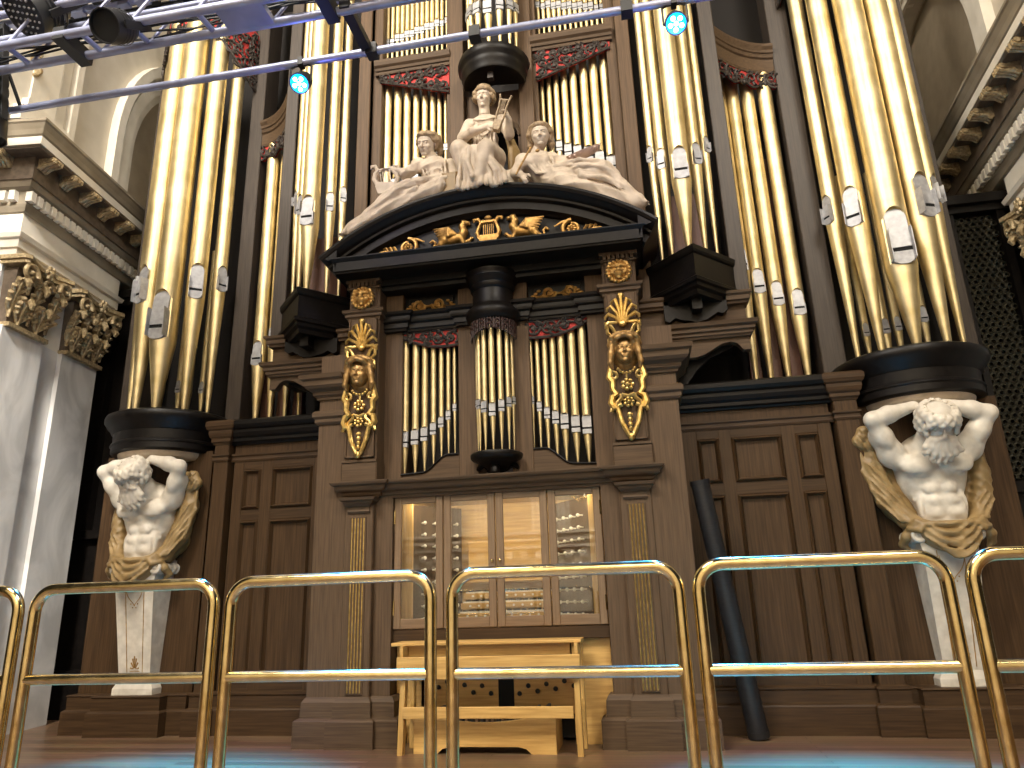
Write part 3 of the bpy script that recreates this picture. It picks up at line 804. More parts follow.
# ---- middle pipe flats: frame, cornice, sills, turret
Y0 = .28
for s in (-1, 1):
    st = P_(MB().bbox(s*.90, s*1.10, Y0, .6, 2.18, 4.15, .006), 'outer_stile', 'oak')
    P_(MB().bbox(s*.155, s*.345, Y0, .6, 2.18, 4.15, .006), 'inner_stile', 'oak')
    pr = [(s*.345, 2.18), (s*.905, 2.18), (s*.905, 2.255)]+[(s*(.70-.25*t/8), 2.265+.155*(3*(t/8)**2-2*(t/8)**3)) for t in range(9)]+[(s*.345, 2.42)]
    sl = P_(MB().prism(pr, Y0+.01, .5), 'shaped_sill', 'oak_h')
    edge = pr[2:]
    P_(MB().tube([(x, Y0+.005, z) for x, z in edge], .011, 6), 'sill_bead', 'ebony', sl, True)
pf = [(-.1, 3.66), (.01, 3.66), (.015, 3.68), (.03, 3.69), (.03, 3.735), (.055, 3.75), (.06, 3.77), (.06, 3.80), (.085, 3.815), (.095, 3.84), (-.1, 3.86)]
for s in (-1, 1):
    pth = [(-1.09, .24), (-.86+.0, .24), (-.86, Y0), (-.34, Y0), (-.34, .24), (-.15, .24)]
    if s > 0: pth = [(-x, y) for x, y in pth][::-1]
    P_(MB().sweep(pf, pth), 'flat_cornice', 'ebony')
P_(MB().box(-1.1, 1.1, .36, .6, 3.62, 4.25), 'frieze_board', 'ebony')
for s in (-1, 1):
    m = MB(); m.bbox(s*.40, s*.86, .335, .4, 3.865, 4.03, .006)
    fb = P_(m, 'frieze_panel', 'ebony')
    m = MB()
    def pt(u, v, y=.318): return (s*(.63+u*1.18), y, 3.945+v*1.25)
    for q in (-1, 1):
        sp = spiral(.085*q+.02, .0, .055, .012, 180 if q > 0 else 0, 1.4*q, 24)
        m.tube([pt(u, v) for u, v in sp], taper(25, .020, .012), 6)
        m.tube([pt(u, v) for u, v in bez((q*.13+.02, -.02), (q*.16, -.06), (q*.18, .01), (q*.21, -.03), 8)], taper(9, .018, .009), 6)
        for k in range(3): m.ell(pt(q*(.15+.025*k), .02-.02*k), (.022, .014, .015), 7, 5)
        m.ell(pt(q*.085+.02, 0), (.018, .014, .018), 8, 5)
    m.tube([pt(u, v) for u, v in bez((-.09, -.05), (-.03, .06), (.03, -.08), (.09, .04), 10)], .012, 6)
    P_(m, 'gilt_scrollwork', 'oldgilt', fb, 40)

def scroll_shade(name, x0, x1, y, ztop, zl, zr, zm, red=True, fn=None, mat='carve', seed=1, parent=None):
    """carved pipe shade: red backing with dark scrolls; lower edge from zl to zr, bulging to zm in the middle"""
    rnd = random.Random(seed)
    N = 12
    def low(t): return zl+(zr-zl)*t+zm*sin(PI*t)
    back = [(x0, ztop), (x1, ztop)]+[(x0+(x1-x0)*(1-i/N), low(1-i/N)) for i in range(N+1)]
    o = P_(MB().prism(back, y, y+.02), name, 'red' if red else mat, parent)
    m = MB()
    L = x1-x0
    m.tube([(x0+L*i/N, y-.006, low(i/N)+.008) for i in range(N+1)], .014, 6)
    m.tube([(x0, y-.006, ztop-.01), (x1, y-.006, ztop-.01)], .012, 6)
    n = max(2, int(round(L/.145)))
    for i in range(n):
        t = (i+.5)/n; cx = x0+L*t; h = ztop-low(t); rows = max(1, int(round(h/.15)))
        for q_ in range(rows):
            ch = h/rows; cz = low(t)+ch*(q_+.5); r = min(max(ch*.46, .035), L/n*.52)
            sg = 1 if (i+q_) % 2 else -1
            sp = spiral(cx, cz, r, r*.2, rnd.uniform(0, 360), 1.4*sg, 22)
            m.tube(xz(sp, y-.012), taper(23, .014, .009), 6)
            for k in range(3):
                a = rnd.uniform(0, 360)
                p = (cx+r*1.02*cos(R(a)), min(cz+r*1.02*sin(R(a)), ztop-.01))
                e = (p[0]+.05*cos(R(a+60*sg)), min(p[1]+.04*sin(R(a+60*sg)), ztop-.01))
                m.tube([(cx+r*.6*cos(R(a)), y-.014, cz+r*.6*sin(R(a))), (p[0], y-.022, p[1]), (e[0], y-.012, e[1])], [.010, .021, .006], 6)
            m.ell((cx, y-.016, cz), (.024, .016, .024), 7, 5)
            if i: m.tube(xz(bez((cx-L/n, cz-ch*.3), (cx-L/n*.7, cz+ch*.5), (cx-L/n*.3, cz-ch*.5), (cx, cz+ch*.3), 8), y-.010), .012, 6)
    if fn: m.v = [fn(*p) for p in m.v]
    P_(m, 'carved_scrolls', mat, o, 40)
    return o
scroll_shade('pipe_shade', -.905, -.345, Y0+.03, 3.67, 3.60, 3.49, -.05, seed=3)
scroll_shade('pipe_shade', .31, .905, Y0+.03, 3.67, 3.49, 3.60, -.05, seed=4)

# little round turret in the middle
TC = (.02, .22)
A0, A1 = PI, 2*PI
m = MB(); m.lathe([(.20, 3.80), (.215, 3.82), (.265, 3.72), (.255, 3.70), (.255, 3.68), (.20, 3.66), (.001, 3.655)][::-1]+[], *TC, 36, A0, A1)
m2 = MB(); m2.lathe([(.19, 3.62), (.225, 3.63), (.25, 3.66), (.262, 3.70), (.255, 3.735), (.232, 3.755), (.22, 3.775), (.205, 3.785), (.195, 3.80), (.192, 3.94), (.205, 3.95), (.215, 3.965), (.215, 4.0), (.235, 4.02), (.245, 4.05), (.255, 4.06), (.255, 4.085), (.265, 4.10), (.265, 4.12), (.05, 4.13)], *TC, 40, A0, A1)
cap_ = P_(m2, 'turret_cap', 'ebony', None, 40)
m = MB()
for i in range(9):
    a = PI+PI*(i+.5)/9
    for q, zz in ((.0, 3.585), (.012, 3.54)):
        m.tube([(TC[0]+.215*cos(a+.10*cos(t)*1.0), TC[1]+.215*sin(a+.10*cos(t)), zz+.028*sin(t)) for t in [k*PI/5 for k in range(9)]], taper(9, .012, .007), 6)
for i in range(24):
    a = PI+PI*(i+.5)/24; dz = .07*abs(cos(a))**1.5
    m.tube([(TC[0]+.21*cos(a), TC[1]+.21*sin(a), 3.63), (TC[0]+.212*cos(a), TC[1]+.212*sin(a), 3.525-dz)], .010, 5)
P_(m, 'turret_shade', 'redcarve', cap_, 40)
m = MB(); m.lathe([(.03, 2.20), (.07, 2.215), (.10, 2.26), (.17, 2.30), (.215, 2.315), (.235, 2.335), (.24, 2.36), (.235, 2.375), (.215, 2.385), (.01, 2.385)], *TC, 36, A0, A1)
cb = P_(m, 'turret_corbel', 'ebony', None, 40)
m = MB(); m.lathe([(.02, 2.19), (.045, 2.20), (.045, 2.24), (.03, 2.27)], TC[0], TC[1]-.10, 16)
for q in (-1, 1):
    m.tube([(TC[0]+q*(.06+.13*t/8), Y0-.02, 2.235+.05*sin(PI*t/8)+.01*t/8) for t in range(9)], [.02, .03, .032, .028, .024, .028, .03, .024, .012], 6)
P_(m, 'corbel_drop', 'ebony', cb, 40)

# ---- gilt mounts on the upper pilasters
def gilt_mount(s, par):
    c = s*1.23
    yb = .052
    def pt(u, v, d=0): return (c+u, yb-d, 3.72-(3.75-v)*1.0117-.045*sin(PI*min(max((3.75-v)/1.285, 0), 1)))
    m = MB()
    # palmette
    m.ell(pt(0, 3.75, .015), (.035, .025, .03), 10, 6)
    for k in range(-4, 5):
        a = 90-k*23; L_ = .225-.010*abs(k); b0 = (.012*k, 3.52)
        e = (L_*cos(R(a))*.66, 3.525+L_*sin(R(a))*.98)
        q = 1 if k > 0 else -1
        mid = (e[0]*.45, b0[1]+(e[1]-b0[1])*.55)
        tip = (e[0]+(.030*q if k else 0), e[1]-(.022 if k else -.01)); tip2 = (tip[0]+(.004*q if k else 0), tip[1]-(.02 if k else 0))
        m.tube([pt(*b0), pt(*mid, .016), pt(*e, .026), pt(*tip, .018), pt(*tip2, .01)], [.009, .015, .019, .015, .008], 7)
    m.ell(pt(0, 3.51, .012), (.035, .02, .03), 8, 6)
    # strapwork frame round the palmette foot
    for q in (-1, 1):
        m.tube([pt(u*q, v, .012) for u, v in [(.135, 3.52), (.14, 3.44), (.10, 3.40), (.13, 3.38), (.13, 3.31)]], .017, 6)
        m.tube([pt(u*q, v, .018) for u, v in bez((.12, 3.50), (.06, 3.46), (.09, 3.38), (.0, 3.37), 8)], .017, 6)
        m.tube([pt(u*q, v, .014) for u, v in [(.155, 3.53), (.15, 3.49), (.11, 3.50)]], .014, 6)
    # side straps below the mask
        m.tube([pt(u*q, v, .012) for u, v in [(.125, 3.18), (.14, 3.10), (.155, 3.04), (.125, 3.00), (.13, 2.93), (.10, 2.88), (.135, 2.86), (.15, 2.80), (.13, 2.755), (.10, 2.75), (.085, 2.69), (.075, 2.62), (.03, 2.52)]], [0.021, 0.026, 0.029, 0.031, 0.026, 0.031, 0.029, 0.031, 0.029, 0.023, 0.023, 0.021, 0.018], 7)
        m.tube([pt(u*q, v, .016) for u, v in spiral(.115, 3.05, .045, .012, 0, 1.2*q if q > 0 else 1.2, 16)], .015, 6)
        m.tube([pt(u*q, v, .012) for u, v in [(.06, 2.78), (.15, 2.74), (.155, 2.71)]], .019, 6)
        m.tube([pt(u*q, v, .012) for u, v in [(.085, 2.70), (.055, 2.56), (.02, 2.48), (0, 2.47)]], .019, 6)
        m.tube([pt(u*q, v, .012) for u, v in [(.055, 2.88), (.06, 2.84), (.10, 2.80), (.10, 2.72)]], .019, 6)
    m.ell(pt(0, 2.465, .012), (.028, .024, .035), 9, 6)
    for (zc, r) in ((2.965, .042), (2.80, .036)):
        for k in range(7): m.ell(pt(r*cos(k*2*PI/7), zc+r*sin(k*2*PI/7), .018), (r*.46, .018, r*.46), 7, 5)
        m.ell(pt(0, zc, .03), (r*.5, .02, r*.5), 8, 6)
    for k in range(7):   # bead swag under the chin
        a = R(200+140*k/6); m.ell(pt(.075*cos(a), 3.13+.06*sin(a), .02), .015, 8, 6)
    m.tube([pt(0, 3.07, .01), pt(0, 3.01, .015)], .011, 6)
    m.tube([pt(-.055, 2.875, .015), pt(0, 2.855, .02), pt(.055, 2.875, .015)], .017, 6)
    for k in range(4): m.ell(pt(0, 2.68-.045*k, .014), (.026-.003*k, .018, .024), 8, 5)
    tag(P_(m, 'gilt_mount', 'gilt', par, 40), 'bright gilded strapwork with palmette and rosettes')
    # mask with a crown of drapery
    S = SDF((-.17, -.16, -.2), (.17, .10, .22), .0055)
    L = head(S, (0, 0, 0), .105, euler(0, 0, 0))
    S.chain([(-.075, -.04, .055), (-.05, -.085, .085), (0, -.10, .10), (.05, -.085, .085), (.075, -.04, .055)], .018, k=.012)
    for q in (-1, 1):
        S.chain([(q*.085, -.03, .05), (q*.10, -.03, -.02), (q*.11, -.03, -.09), (q*.10, -.02, -.13)], [.025, .024, .02, .012], k=.01)
        S.chain([(q*.03, -.075, .115), (q*.09, -.05, .10), (q*.115, -.02, .05)], [.014, .018, .014], k=.006)
    S.ell((0, -.02, .12), (.095, .07, .028), k=.02)
    S.ell((0, .06, 0), (.11, .06, .14), k=.02)
    mk = S.mb(); mk.v = [(c+x*1.2, .03+y*1.15, 3.185+z*1.2) for x, y, z in mk.v]
    P_(mk, 'bronze_mask', 'bronze', par, True)
    # lion boss
    S = SDF((-.15, -.12, -.15), (.15, .06, .15), .0055)
    S.ell((0, .0, 0), (.085, .05, .09), k=.01); S.ell((0, -.05, -.030), (.048, .038, .036), k=.016); S.ell((0, -.082, -.012), (.022, .014, .014), k=.006)
    S.cap((0, -.05, .045), (0, -.08, -.005), .018, .016, k=.012)
    for q in (-1, 1):
        S.ell((q*.036, -.058, .022), (.017, .014, .011), k=.006, op='sub'); S.cap((q*.014, -.062, .042), (q*.058, -.045, .042), .013, k=.008)
        S.ell((q*.075, -.03, .075), (.022, .018, .022), k=.008); S.ell((q*.05, -.045, -.02), (.026, .02, .024), k=.012)
    S.cap((-.034, -.088, -.048), (.034, -.088, -.048), .006, k=.004, op='sub')
    S.ell((0, -.05, -.072), (.026, .02, .016), k=.01)
    for k in range(18):
        a = k*2*PI/18+.1; r1 = .075
        S.chain([(r1*cos(a), -.015, r1*sin(a)), (r1*1.35*cos(a+.12), -.03, r1*1.35*sin(a+.12)), (r1*1.62*cos(a-.05), -.012, r1*1.55*sin(a-.05))], [.014, .016, .006], k=.004)
    P_(S.mb((s*1.23, .055, 3.96)), 'lion_boss', 'oldgilt', par, True)
ups = [o for o in case.children if o.name.startswith('upper_pilaster')]
gilt_mount(-1, ups[0]); gilt_mount(1, ups[1])

# ---- pediment
zc_, Rr = 4.92-2.587, 2.587
half = math.asin(1.62/Rr)
def arcprof(name, prof, mat, parent=None, n=48, hw=half):
    vs = []; fs = []; k = len(prof)
    for i in range(n+1):
        t = -hw+2*hw*i/n
        for dr, y in prof: vs.append(((Rr+dr)*sin(t), y, zc_+(Rr+dr)*cos(t)))
    for i in range(n):
        for j in range(k):
            fs.append((i*k+j, i*k+(j+1) % k, (i+1)*k+(j+1) % k, (i+1)*k+j))
    fs.append(tuple(range(k))); fs.append(tuple(n*k+j for j in range(k-1, -1, -1)))
    return P_(MB().add(vs, fs), name, mat, parent, 30)
ped = arcprof('pediment', [(0, .62), (0, -.16), (-.025, -.165), (-.05, -.15), (-.06, -.13), (-.085, -.11), (-.10, -.075), (-.12, -.07), (-.13, -.055), (-.135, -.03), (-.205, -.025), (-.215, .01), (-.235, .03), (-.25, .10), (-.25, .62)], 'ebony')
# tympanum and horizontal cornice
ty = [(1.42*sin(-PI/2+PI*i/24) if False else (Rr-.22)*sin(-.64+1.28*i/30), zc_+(Rr-.22)*cos(-.64+1.28*i/30)) for i in range(31)]
ty = [(x, z) for x, z in ty if z > 4.28]
P_(MB().prism([(ty[0][0], 4.28)]+ty+[(ty[-1][0], 4.28)], .06, .5), 'tympanum', 'ebony', ped)
HC = [(-.3, 4.165), (0, 4.165), (.005, 4.18), (.02, 4.185), (.02, 4.275), (.03, 4.285), (.042, 4.298), (.05, 4.305), (.05, 4.318), (-.3, 4.325)]
pth = [(-1.45, .6), (-1.45, -.12), (1.45, -.12), (1.45, .6)]
P_(MB().sweep(HC, pth), 'pediment_cornice', 'ebony', ped)
P_(MB().box(-1.44, 1.44, -.1, .6, 4.17, 4.32), 'cornice_core', 'ebony', ped)
EC = [(-.2, 4.36), (.02, 4.30), (.05, 4.325), (.10, 4.34), (.165, 4.352), (.17, 4.375), (-.2, 4.42)]
for s in (-1, 1):
    m = MB(); m.prism([(s*1.44, 4.19), (s*1.47, 4.30), (s*1.60, 4.335), (s*1.62, 4.352), (s*1.44, 4.45)], -.14, .6)
    P_(m, 'cornice_return', 'ebony', ped)
m = MB()
m.box(-1.42, 1.42, .10, .6, 4.10, 4.17); m.box(-1.40, 1.40, .14, .6, 4.06, 4.10)
P_(m, 'bed_moulding', 'ebony', ped)

# gilt figures in the tympanum
m = MB(); YT = .04; lyt = MB()
RS = 1.08
def tp(u, v, d=0): return (cx+(u-cx)*RS, YT-d*1.2, cz+(v-cz)*RS)
def scaled(m):
    m.v = [(cx+(x-cx)*RS, y, cz+(z-cz)*RS) for x, y, z in m.v]; return m
cx, cz = .03, 4.355
lyt.prism([(cx-.10, cz), (cx+.10, cz), (cx+.06, cz+.03), (cx-.06, cz+.03)], YT-.04, YT+.02)
lyt.prism([(cx-.05, cz+.03), (cx+.05, cz+.03), (cx+.095, cz+.08), (cx+.10, cz+.11), (cx-.10, cz+.11), (cx-.095, cz+.08)], YT-.035, YT+.02)
lyt.box(cx-.075, cx+.075, YT-.03, YT, cz+.235, cz+.255)
m.join(scaled(lyt))
for q in (-1, 1):
    m.tube([tp(cx+q*u, v, .015) for u, v in [(.085, cz+.10), (.10, cz+.14), (.085, cz+.19), (.065, cz+.235), (.09, cz+.275), (.13, cz+.27), (.125, cz+.25)]], [.02, .022, .018, .018, .02, .018, .012], 7)
for k in range(6): m.tube([tp(cx+(k-2.5)*.018, cz+.10, .008), tp(cx+(k-2.5)*.018, cz+.24, .008)], .0035, 5)
m.ell(tp(cx, cz+.285, .012), (.035, .02, .025), 8, 5)
tag(P_(m, 'gilt_lyre', 'oldgilt', ped, 40), 'gilded lyre')
m = scaled(MB().box(cx-.055, cx+.055, YT-.005, YT, cz+.11, cz+.235)); P_(m, 'lyre_ground', 'slot', ped)
def griffin(s):
    S = SDF((-.30, -.10, -.02), (.22, .06, .33), .006)
    # facing +x (towards the lyre); local x to the right
    S.cap((-.10, 0, .10), (.04, 0, .125), .045, .05, k=.02)                    # body
    S.chain([(.05, 0, .13), (.085, 0, .19), (.065, 0, .245), (.085, 0, .285)], [.05, .036, .03, .03], k=.015)
    S.chain([(.085, 0, .285), (.125, 0, .28), (.14, 0, .262)], [.028, .017, .007], k=.008)    # beak
    S.cap((.07, 0, .305), (.055, 0, .335), .012, .004, k=.006)
    S.chain([(.06, -.02, .11), (.085, -.02, .06), (.075, -.02, .015), (.105, -.02, .008)], [.028, .02, .014, .012], k=.01)
    S.chain([(.03, .02, .10), (.12, .01, .085), (.15, .01, .12), (.165, .01, .115)], [.024, .018, .014, .01], k=.01)
    S.chain([(-.10, -.02, .10), (-.13, -.02, .06), (-.165, -.02, .045), (-.15, -.02, .012), (-.115, -.02, .006)], [.05, .036, .02, .014, .012], k=.012)
    S.chain([(-.08, .02, .08), (-.10, .02, .03), (-.07, .02, .008)], [.035, .02, .012], k=.01)
    S.chain([(-.14, 0, .08), (-.21, 0, .05), (-.23, 0, .02), (-.205, 0, .06), (-.19, 0, .11), (-.215, 0, .135), (-.235, 0, .115)], [.014, .012, .011, .010, .010, .011, .012], k=.006)
    for k in range(6):
        S.chain([(.015-.004*k, -.04, .15), (-.05, -.055, .20-.016*k+.01), (-.20+.012*k, -.03, .235-.026*k)], [.016, .019, .008], k=.006)
    mb = S.mb()
    if s > 0: mb.v = [(-x, y, z) for x, y, z in mb.v]; mb.f = [f[::-1] for f in mb.f]
    mb.v = [(x*1.05+cx+s*.33, y*1.1+YT-.005, z*1.0+cz) for x, y, z in mb.v]
    tag(P_(mb, 'gilt_griffin', 'oldgilt', ped, True), 'gilded winged griffin')
griffin(-1); griffin(1)
for s in (-1, 1):
    m = MB(); c = cx+s*.74
    m.tube([tp(*p, .015) for p in spiral(c, cz+.08, .085, .05, 90, 1.0*s, 22)], taper(23, .022, .015), 7)
    for k in range(8): m.ell(tp(c+.03*cos(k*PI/4), cz+.08+.03*sin(k*PI/4), .015), (.016, .014, .016), 7, 5)
    m.ell(tp(c, cz+.08, .022), .015, 8, 5)
    m.tube([tp(*p, .012) for p in bez((c+s*.07, cz+.03), (c+s*.15, cz+.0), (c+s*.16, cz+.07), (c+s*.26, cz+.06), 10)]+[tp(c+s*.30, cz+.045, .01), tp(c+s*.32, cz+.015, .008)], [.02, .022, .024, .026, .026, .024, .022, .02, .018, .015, .012, .010, .007], 7)
    m.tube([tp(*p, .012) for p in bez((c-s*.03, cz+.15), (c-s*.08, cz+.17), (c-s*.11, cz+.13), (c-s*.15, cz+.12), 8)], taper(9, .02, .007), 7)
    for k in range(3): m.tube([tp(c+s*(.11+.04*k), cz+.055, .015), tp(c+s*(.13+.04*k), cz+.09, .02), tp(c+s*(.16+.04*k), cz+.095, .01)], [.014, .016, .005], 6)
    tag(P_(m, 'gilt_rosette_scroll', 'oldgilt', ped, 40), 'gilded rosette with trailing scroll')

# ---- side bays: panelled dado, plinth, ledge
PB = [(-.2, 0), (.06, 0), (.06, .215), (.05, .228), (.02, .24), (.02, .335), (.03, .345), (.03, .36), (0, .375), (-.2, .375)]
LED = [(-.3, 2.74), (.01, 2.74), (.02, 2.755), (.045, 2.77), (.045, 2.80), (.07, 2.82), (.085, 2.855), (.085, 2.885), (.11, 2.90), (.13, 2.93), (.13, 2.97), (.10, 2.99), (-.3, 2.99)]
STR = [(-.1, 2.56), (.006, 2.56), (.014, 2.58), (.006, 2.595), (.006, 2.61), (.02, 2.625), (.02, 2.645), (-.1, 2.65)]
for s, sh in ((-1, -.16), (1, 0.0)):
    yd = .66
    X = lambda v: s*(v+sh)
    xo = X(2.99)
    dado = P_(MB().box(s*1.6, X(3.0), yd+.02, yd+.12, 0, 2.98), 'dado', 'walnut')
    # stiles and rails standing proud of the panels
    zs = [(2.475, 2.07), (1.955, .47)]
    vx = [(1.60, 1.815), (2.01, 2.12), (2.56, 2.68), (2.88, 2.99)]
    for a, b in vx: P_(MB().bbox(X(a) if a > 1.61 else s*1.6, X(b), yd, yd+.05, .37, 2.62, .004), 'dado_stile', 'walnut', dado)
    for za, zb in ((2.475, 2.62), (1.955, 2.07), (.37, .47)):
        P_(MB().bbox(X(vx[0][1]), X(vx[3][0]), yd+.002, yd+.05, za, zb, .004), 'dado_rail', 'walnut_h', dado)
    for a, b in ((1.815, 2.01), (2.12, 2.56), (2.68, 2.88)):
        for zt, zb in zs:
            pn = MB()
            x0, x1 = sorted((X(a), X(b)))
            # bolection moulding around a fielded panel
            w = .042
            ring = [(x0, zb), (x1, zb), (x1, zt), (x0, zt)]
            inn = [(x0+w, zb+w), (x1-w, zb+w), (x1-w, zt-w), (x0+w, zt-w)]
            mid = [(x0+w*.45, zb+w*.45), (x1-w*.45, zb+w*.45), (x1-w*.45, zt-w*.45), (x0+w*.45, zt-w*.45)]
            vs = [(x, yd+.004, z) for x, z in ring]+[(x, yd-.026, z) for x, z in mid]+[(x, yd+.026, z) for x, z in inn]
            fs = []
            for i in range(4):
                j = (i+1) % 4; fs += [(i, j, 4+j, 4+i), (4+i, 4+j, 8+j, 8+i)]
            pn.add(vs, fs)
            fd = P_(pn, 'panel_moulding', 'walnut', dado)
            P_(MB().box(x0+w, x1-w, yd+.022, yd+.04, zb+w, zt-w), 'panel_field', 'walnut', fd)
    pth = [(s*1.6, yd), (X(3.05), yd)]
    if s < 0: pth = pth[::-1]
    P_(MB().sweep(PB, pth), 'dado_plinth', 'walnut_h', dado)
    P_(MB().sweep(STR, pth), 'dado_moulding', 'walnut_h', dado)
    P_(MB().sweep(LED, pth), 'dado_ledge', 'ebony', dado)
    P_(MB().box(s*1.6, X(3.2), yd, 1.5, 2.90, 2.985), 'ledge_top', 'ebony', dado)
    # strip pilaster between the dado and the end tower
    a, b = (3.03, 3.23) if s > 0 else (2.87, 3.03)
    sp = P_(MB().bbox(s*a, s*b, .60, 1.0, 0, 2.98, .008), 'strip_pilaster', 'walnut')
    pp = [(s*a, .8), (s*a, .60), (s*b, .60), (s*b, .8)]
    if s < 0: pp = pp[::-1]
    P_(MB().sweep(STR, pp), 'strip_moulding', 'walnut_h', sp)
    P_(MB().sweep([(o*.6, z) for o, z in LED], pp), 'strip_capital', 'walnut_h', sp)
    P_(MB().sweep(PB, pp), 'strip_base', 'walnut_h', sp)

# ---- end towers: back, plinth and round corbel table
TWR = {-1: (-3.76, .90), 1: (3.80, .90)}
for s in (-1, 1):
    tx, tyy = TWR[s]
    tw = P_(MB().box(tx-.62, tx+.62, .75, 1.6, 0, 2.72), 'tower_back', 'walnut')
    m = MB(); m.lathe([(.50, 2.70), (.555, 2.705), (.57, 2.72), (.57, 2.775), (.585, 2.79), (.575, 2.81), (.56, 2.82), (.565, 2.915), (.585, 2.93), (.60, 2.965), (.625, 2.985), (.645, 3.02), (.66, 3.04), (.66, 3.075), (.65, 3.10), (.60, 3.125), (.05, 3.13)], tx, tyy, 56, PI, 2*PI)
    P_(m, 'round_corbel', 'ebony', tw, 40)
    m = MB(); m.box(tx-.565, tx+.565, .88, 1.5, 2.70, 3.12); P_(m, 'corbel_core', 'ebony', tw)
    m = MB(); m.lathe([(.36, 2.62), (.43, 2.63), (.46, 2.66), (.47, 2.70), (.02, 2.705)], tx, tyy-.05, 40, PI, 2*PI)
    tag(P_(m, 'impost', 'stone', tw, 40), 'cream impost slab over the statue')
    pl = [(tx-.62, .9), (tx-.62, .66), (s*3.68-.34, .66), (s*3.68-.34, .55), (s*3.68+.34, .55), (s*3.68+.34, .66), (tx+.62, .66), (tx+.62, .9)]
    TPB = [(-.2, 0), (.05, 0), (.05, .205), (.04, .215), (.02, .225), (.02, .335), (.03, .345), (.02, .355), (-.2, .355)]
    P_(MB().sweep(TPB, pl), 'tower_plinth', 'walnut_h', tw)
    P_(MB().box(s*3.68-.33, s*3.68+.33, .56, .9, 0, .352), 'plinth_core', 'walnut_h', tw)

# ---- tall posts of the upper case
POST = []
for s in (-1, 1):
    for nm, a, b, y0, y1, z0 in (('inner_post', 1.40, 1.545, .48, .70, 3.60), ('outer_post', 2.28, 2.43, .48, .66, 3.78),
                                 ('tower_inner_post', 3.075 if s > 0 else 2.965, 3.295 if s > 0 else 3.14, .90, 1.2, 2.98), ('tower_outer_post', 4.30, 4.46, .90, 1.2, 2.98)):
        P_(MB().bbox(s*a, s*b, y0, y1, z0, 9.2, .008), nm, 'oak' if nm == 'inner_post' else 'darkoak')

# ---- V-shaped turret corbels, entablatures and scrolled boards over the wings
for s in (-1, 1):
    V = [(s*1.535, .50), (s*1.91, .10), (s*2.285, .50)]
    if s < 0: V = V[::-1]
    VP = [(-.06, 3.70), (.0, 3.70), (.01, 3.74), (.04, 3.76), (.045, 3.79), (.07, 3.80), (.075, 3.83), (.05, 3.85), (.03, 3.86), (.03, 4.08), (.045, 4.09), (.055, 4.11), (.06, 4.15), (.04, 4.165), (-.06, 4.165)]
    vc = P_(MB().sweep(VP, V), 'turret_corbel', 'ebony')
    P_(MB().plan([(s*1.535, .5), (s*1.91, .10), (s*2.285, .5), (s*2.285, .9), (s*1.535, .9)], 3.72, 4.16), 'corbel_core', 'ebony', vc)
    m = MB(); m.box(s*1.91-.045, s*1.91+.045, .22, .34, 3.60, 3.73)
    P_(m, 'corbel_pendant', 'ebony', vc)
    m = MB()
    br = [(s*1.62, 3.56), (s*1.66, 3.54), (s*1.72, 3.58)]+[(s*(1.72+.10*t/5), 3.58-.035*sin(PI*t/10)) for t in range(1, 6)]+[(s*1.91, 3.52), (s*2.0, 3.54), (s*2.10, 3.60), (s*2.15, 3.585), (s*2.19, 3.62), (s*2.19, 3.75), (s*1.62, 3.75)]
    m.prism(br, .36, .44); P_(m, 'scroll_bracket', 'ebony', vc)
    sb = P_(MB().box(s*1.38, s*2.36, .44, .56, 3.40, 3.82), 'upper_frieze', 'oak_h')
    pth = [(s*1.38, .40), (s*2.36, .40), (s*2.36, .60)]
    if s < 0: pth = pth[::-1]
    P_(MB().sweep([(-.05, 3.68), (.015, 3.68), (.02, 3.70), (.04, 3.71), (.04, 3.75), (.06, 3.765), (.065, 3.79), (-.05, 3.80)], pth), 'string_moulding', 'oak_h', sb)
    P_(MB().sweep([(-.05, 3.36), (.01, 3.36), (.015, 3.375), (.03, 3.385), (.03, 3.41), (.05, 3.42), (.05, 3.45), (.075, 3.465), (.085, 3.50), (-.05, 3.51)], pth), 'entablature', 'oak_h', sb)
    # scrolled board under the entablature: light face cut to an ogee
    low = [(1.64, 3.02), (1.70, 3.16), (1.78, 3.20), (1.87, 3.20), (1.95, 3.22), (2.03, 3.265), (2.11, 3.31), (2.19, 3.325), (2.25, 3.30), (2.28, 3.26), (2.30, 3.235), (2.36, 3.235)]
    pr = [(s*1.38, 3.38), (s*1.38, 3.0)]+[(s*x, z) for x, z in low]+[(s*2.36, 3.38)]
    P_(MB().prism(pr, .42, .50), 'ogee_board', 'oak_h', sb)
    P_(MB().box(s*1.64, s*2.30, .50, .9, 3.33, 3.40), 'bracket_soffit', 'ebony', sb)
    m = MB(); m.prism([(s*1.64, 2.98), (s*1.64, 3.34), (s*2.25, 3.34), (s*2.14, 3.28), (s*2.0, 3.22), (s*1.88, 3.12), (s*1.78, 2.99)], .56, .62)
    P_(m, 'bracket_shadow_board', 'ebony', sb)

# ---- upper middle case: flats, stiles, cornices, canopy, niche
for s in (-1, 1):
    P_(MB().bbox(s*1.29, s*1.40, .56, .8, 4.35, 9.2, .006), 'upper_outer_stile', 'oak')
    P_(MB().bbox(s*.31, s*.47, .50, .8, 4.40, 9.2, .006), 'upper_inner_stile', 'oak')
    P_(MB().box(s*.47, s*.515, .56, .8, 4.40, 9.2), 'upper_stile_return', 'oak')
    pth = [(s*.46, .53), (s*1.36, .53)]
    if s < 0: pth = pth[::-1]
    uc = P_(MB().sweep([(-.2, 6.96), (.01, 6.96), (.015, 6.975), (.005, 6.985), (.005, 7.03), (.02, 7.01), (.03, 7.04), (.055, 7.06), (.065, 7.10), (.065, 7.13), (-.2, 7.15)], pth), 'upper_flat_cornice', 'oak_h')
a = scroll_shade('pipe_shade', -1.30, -.485, .545, 6.98, 6.87, 6.60, .0, seed=11)
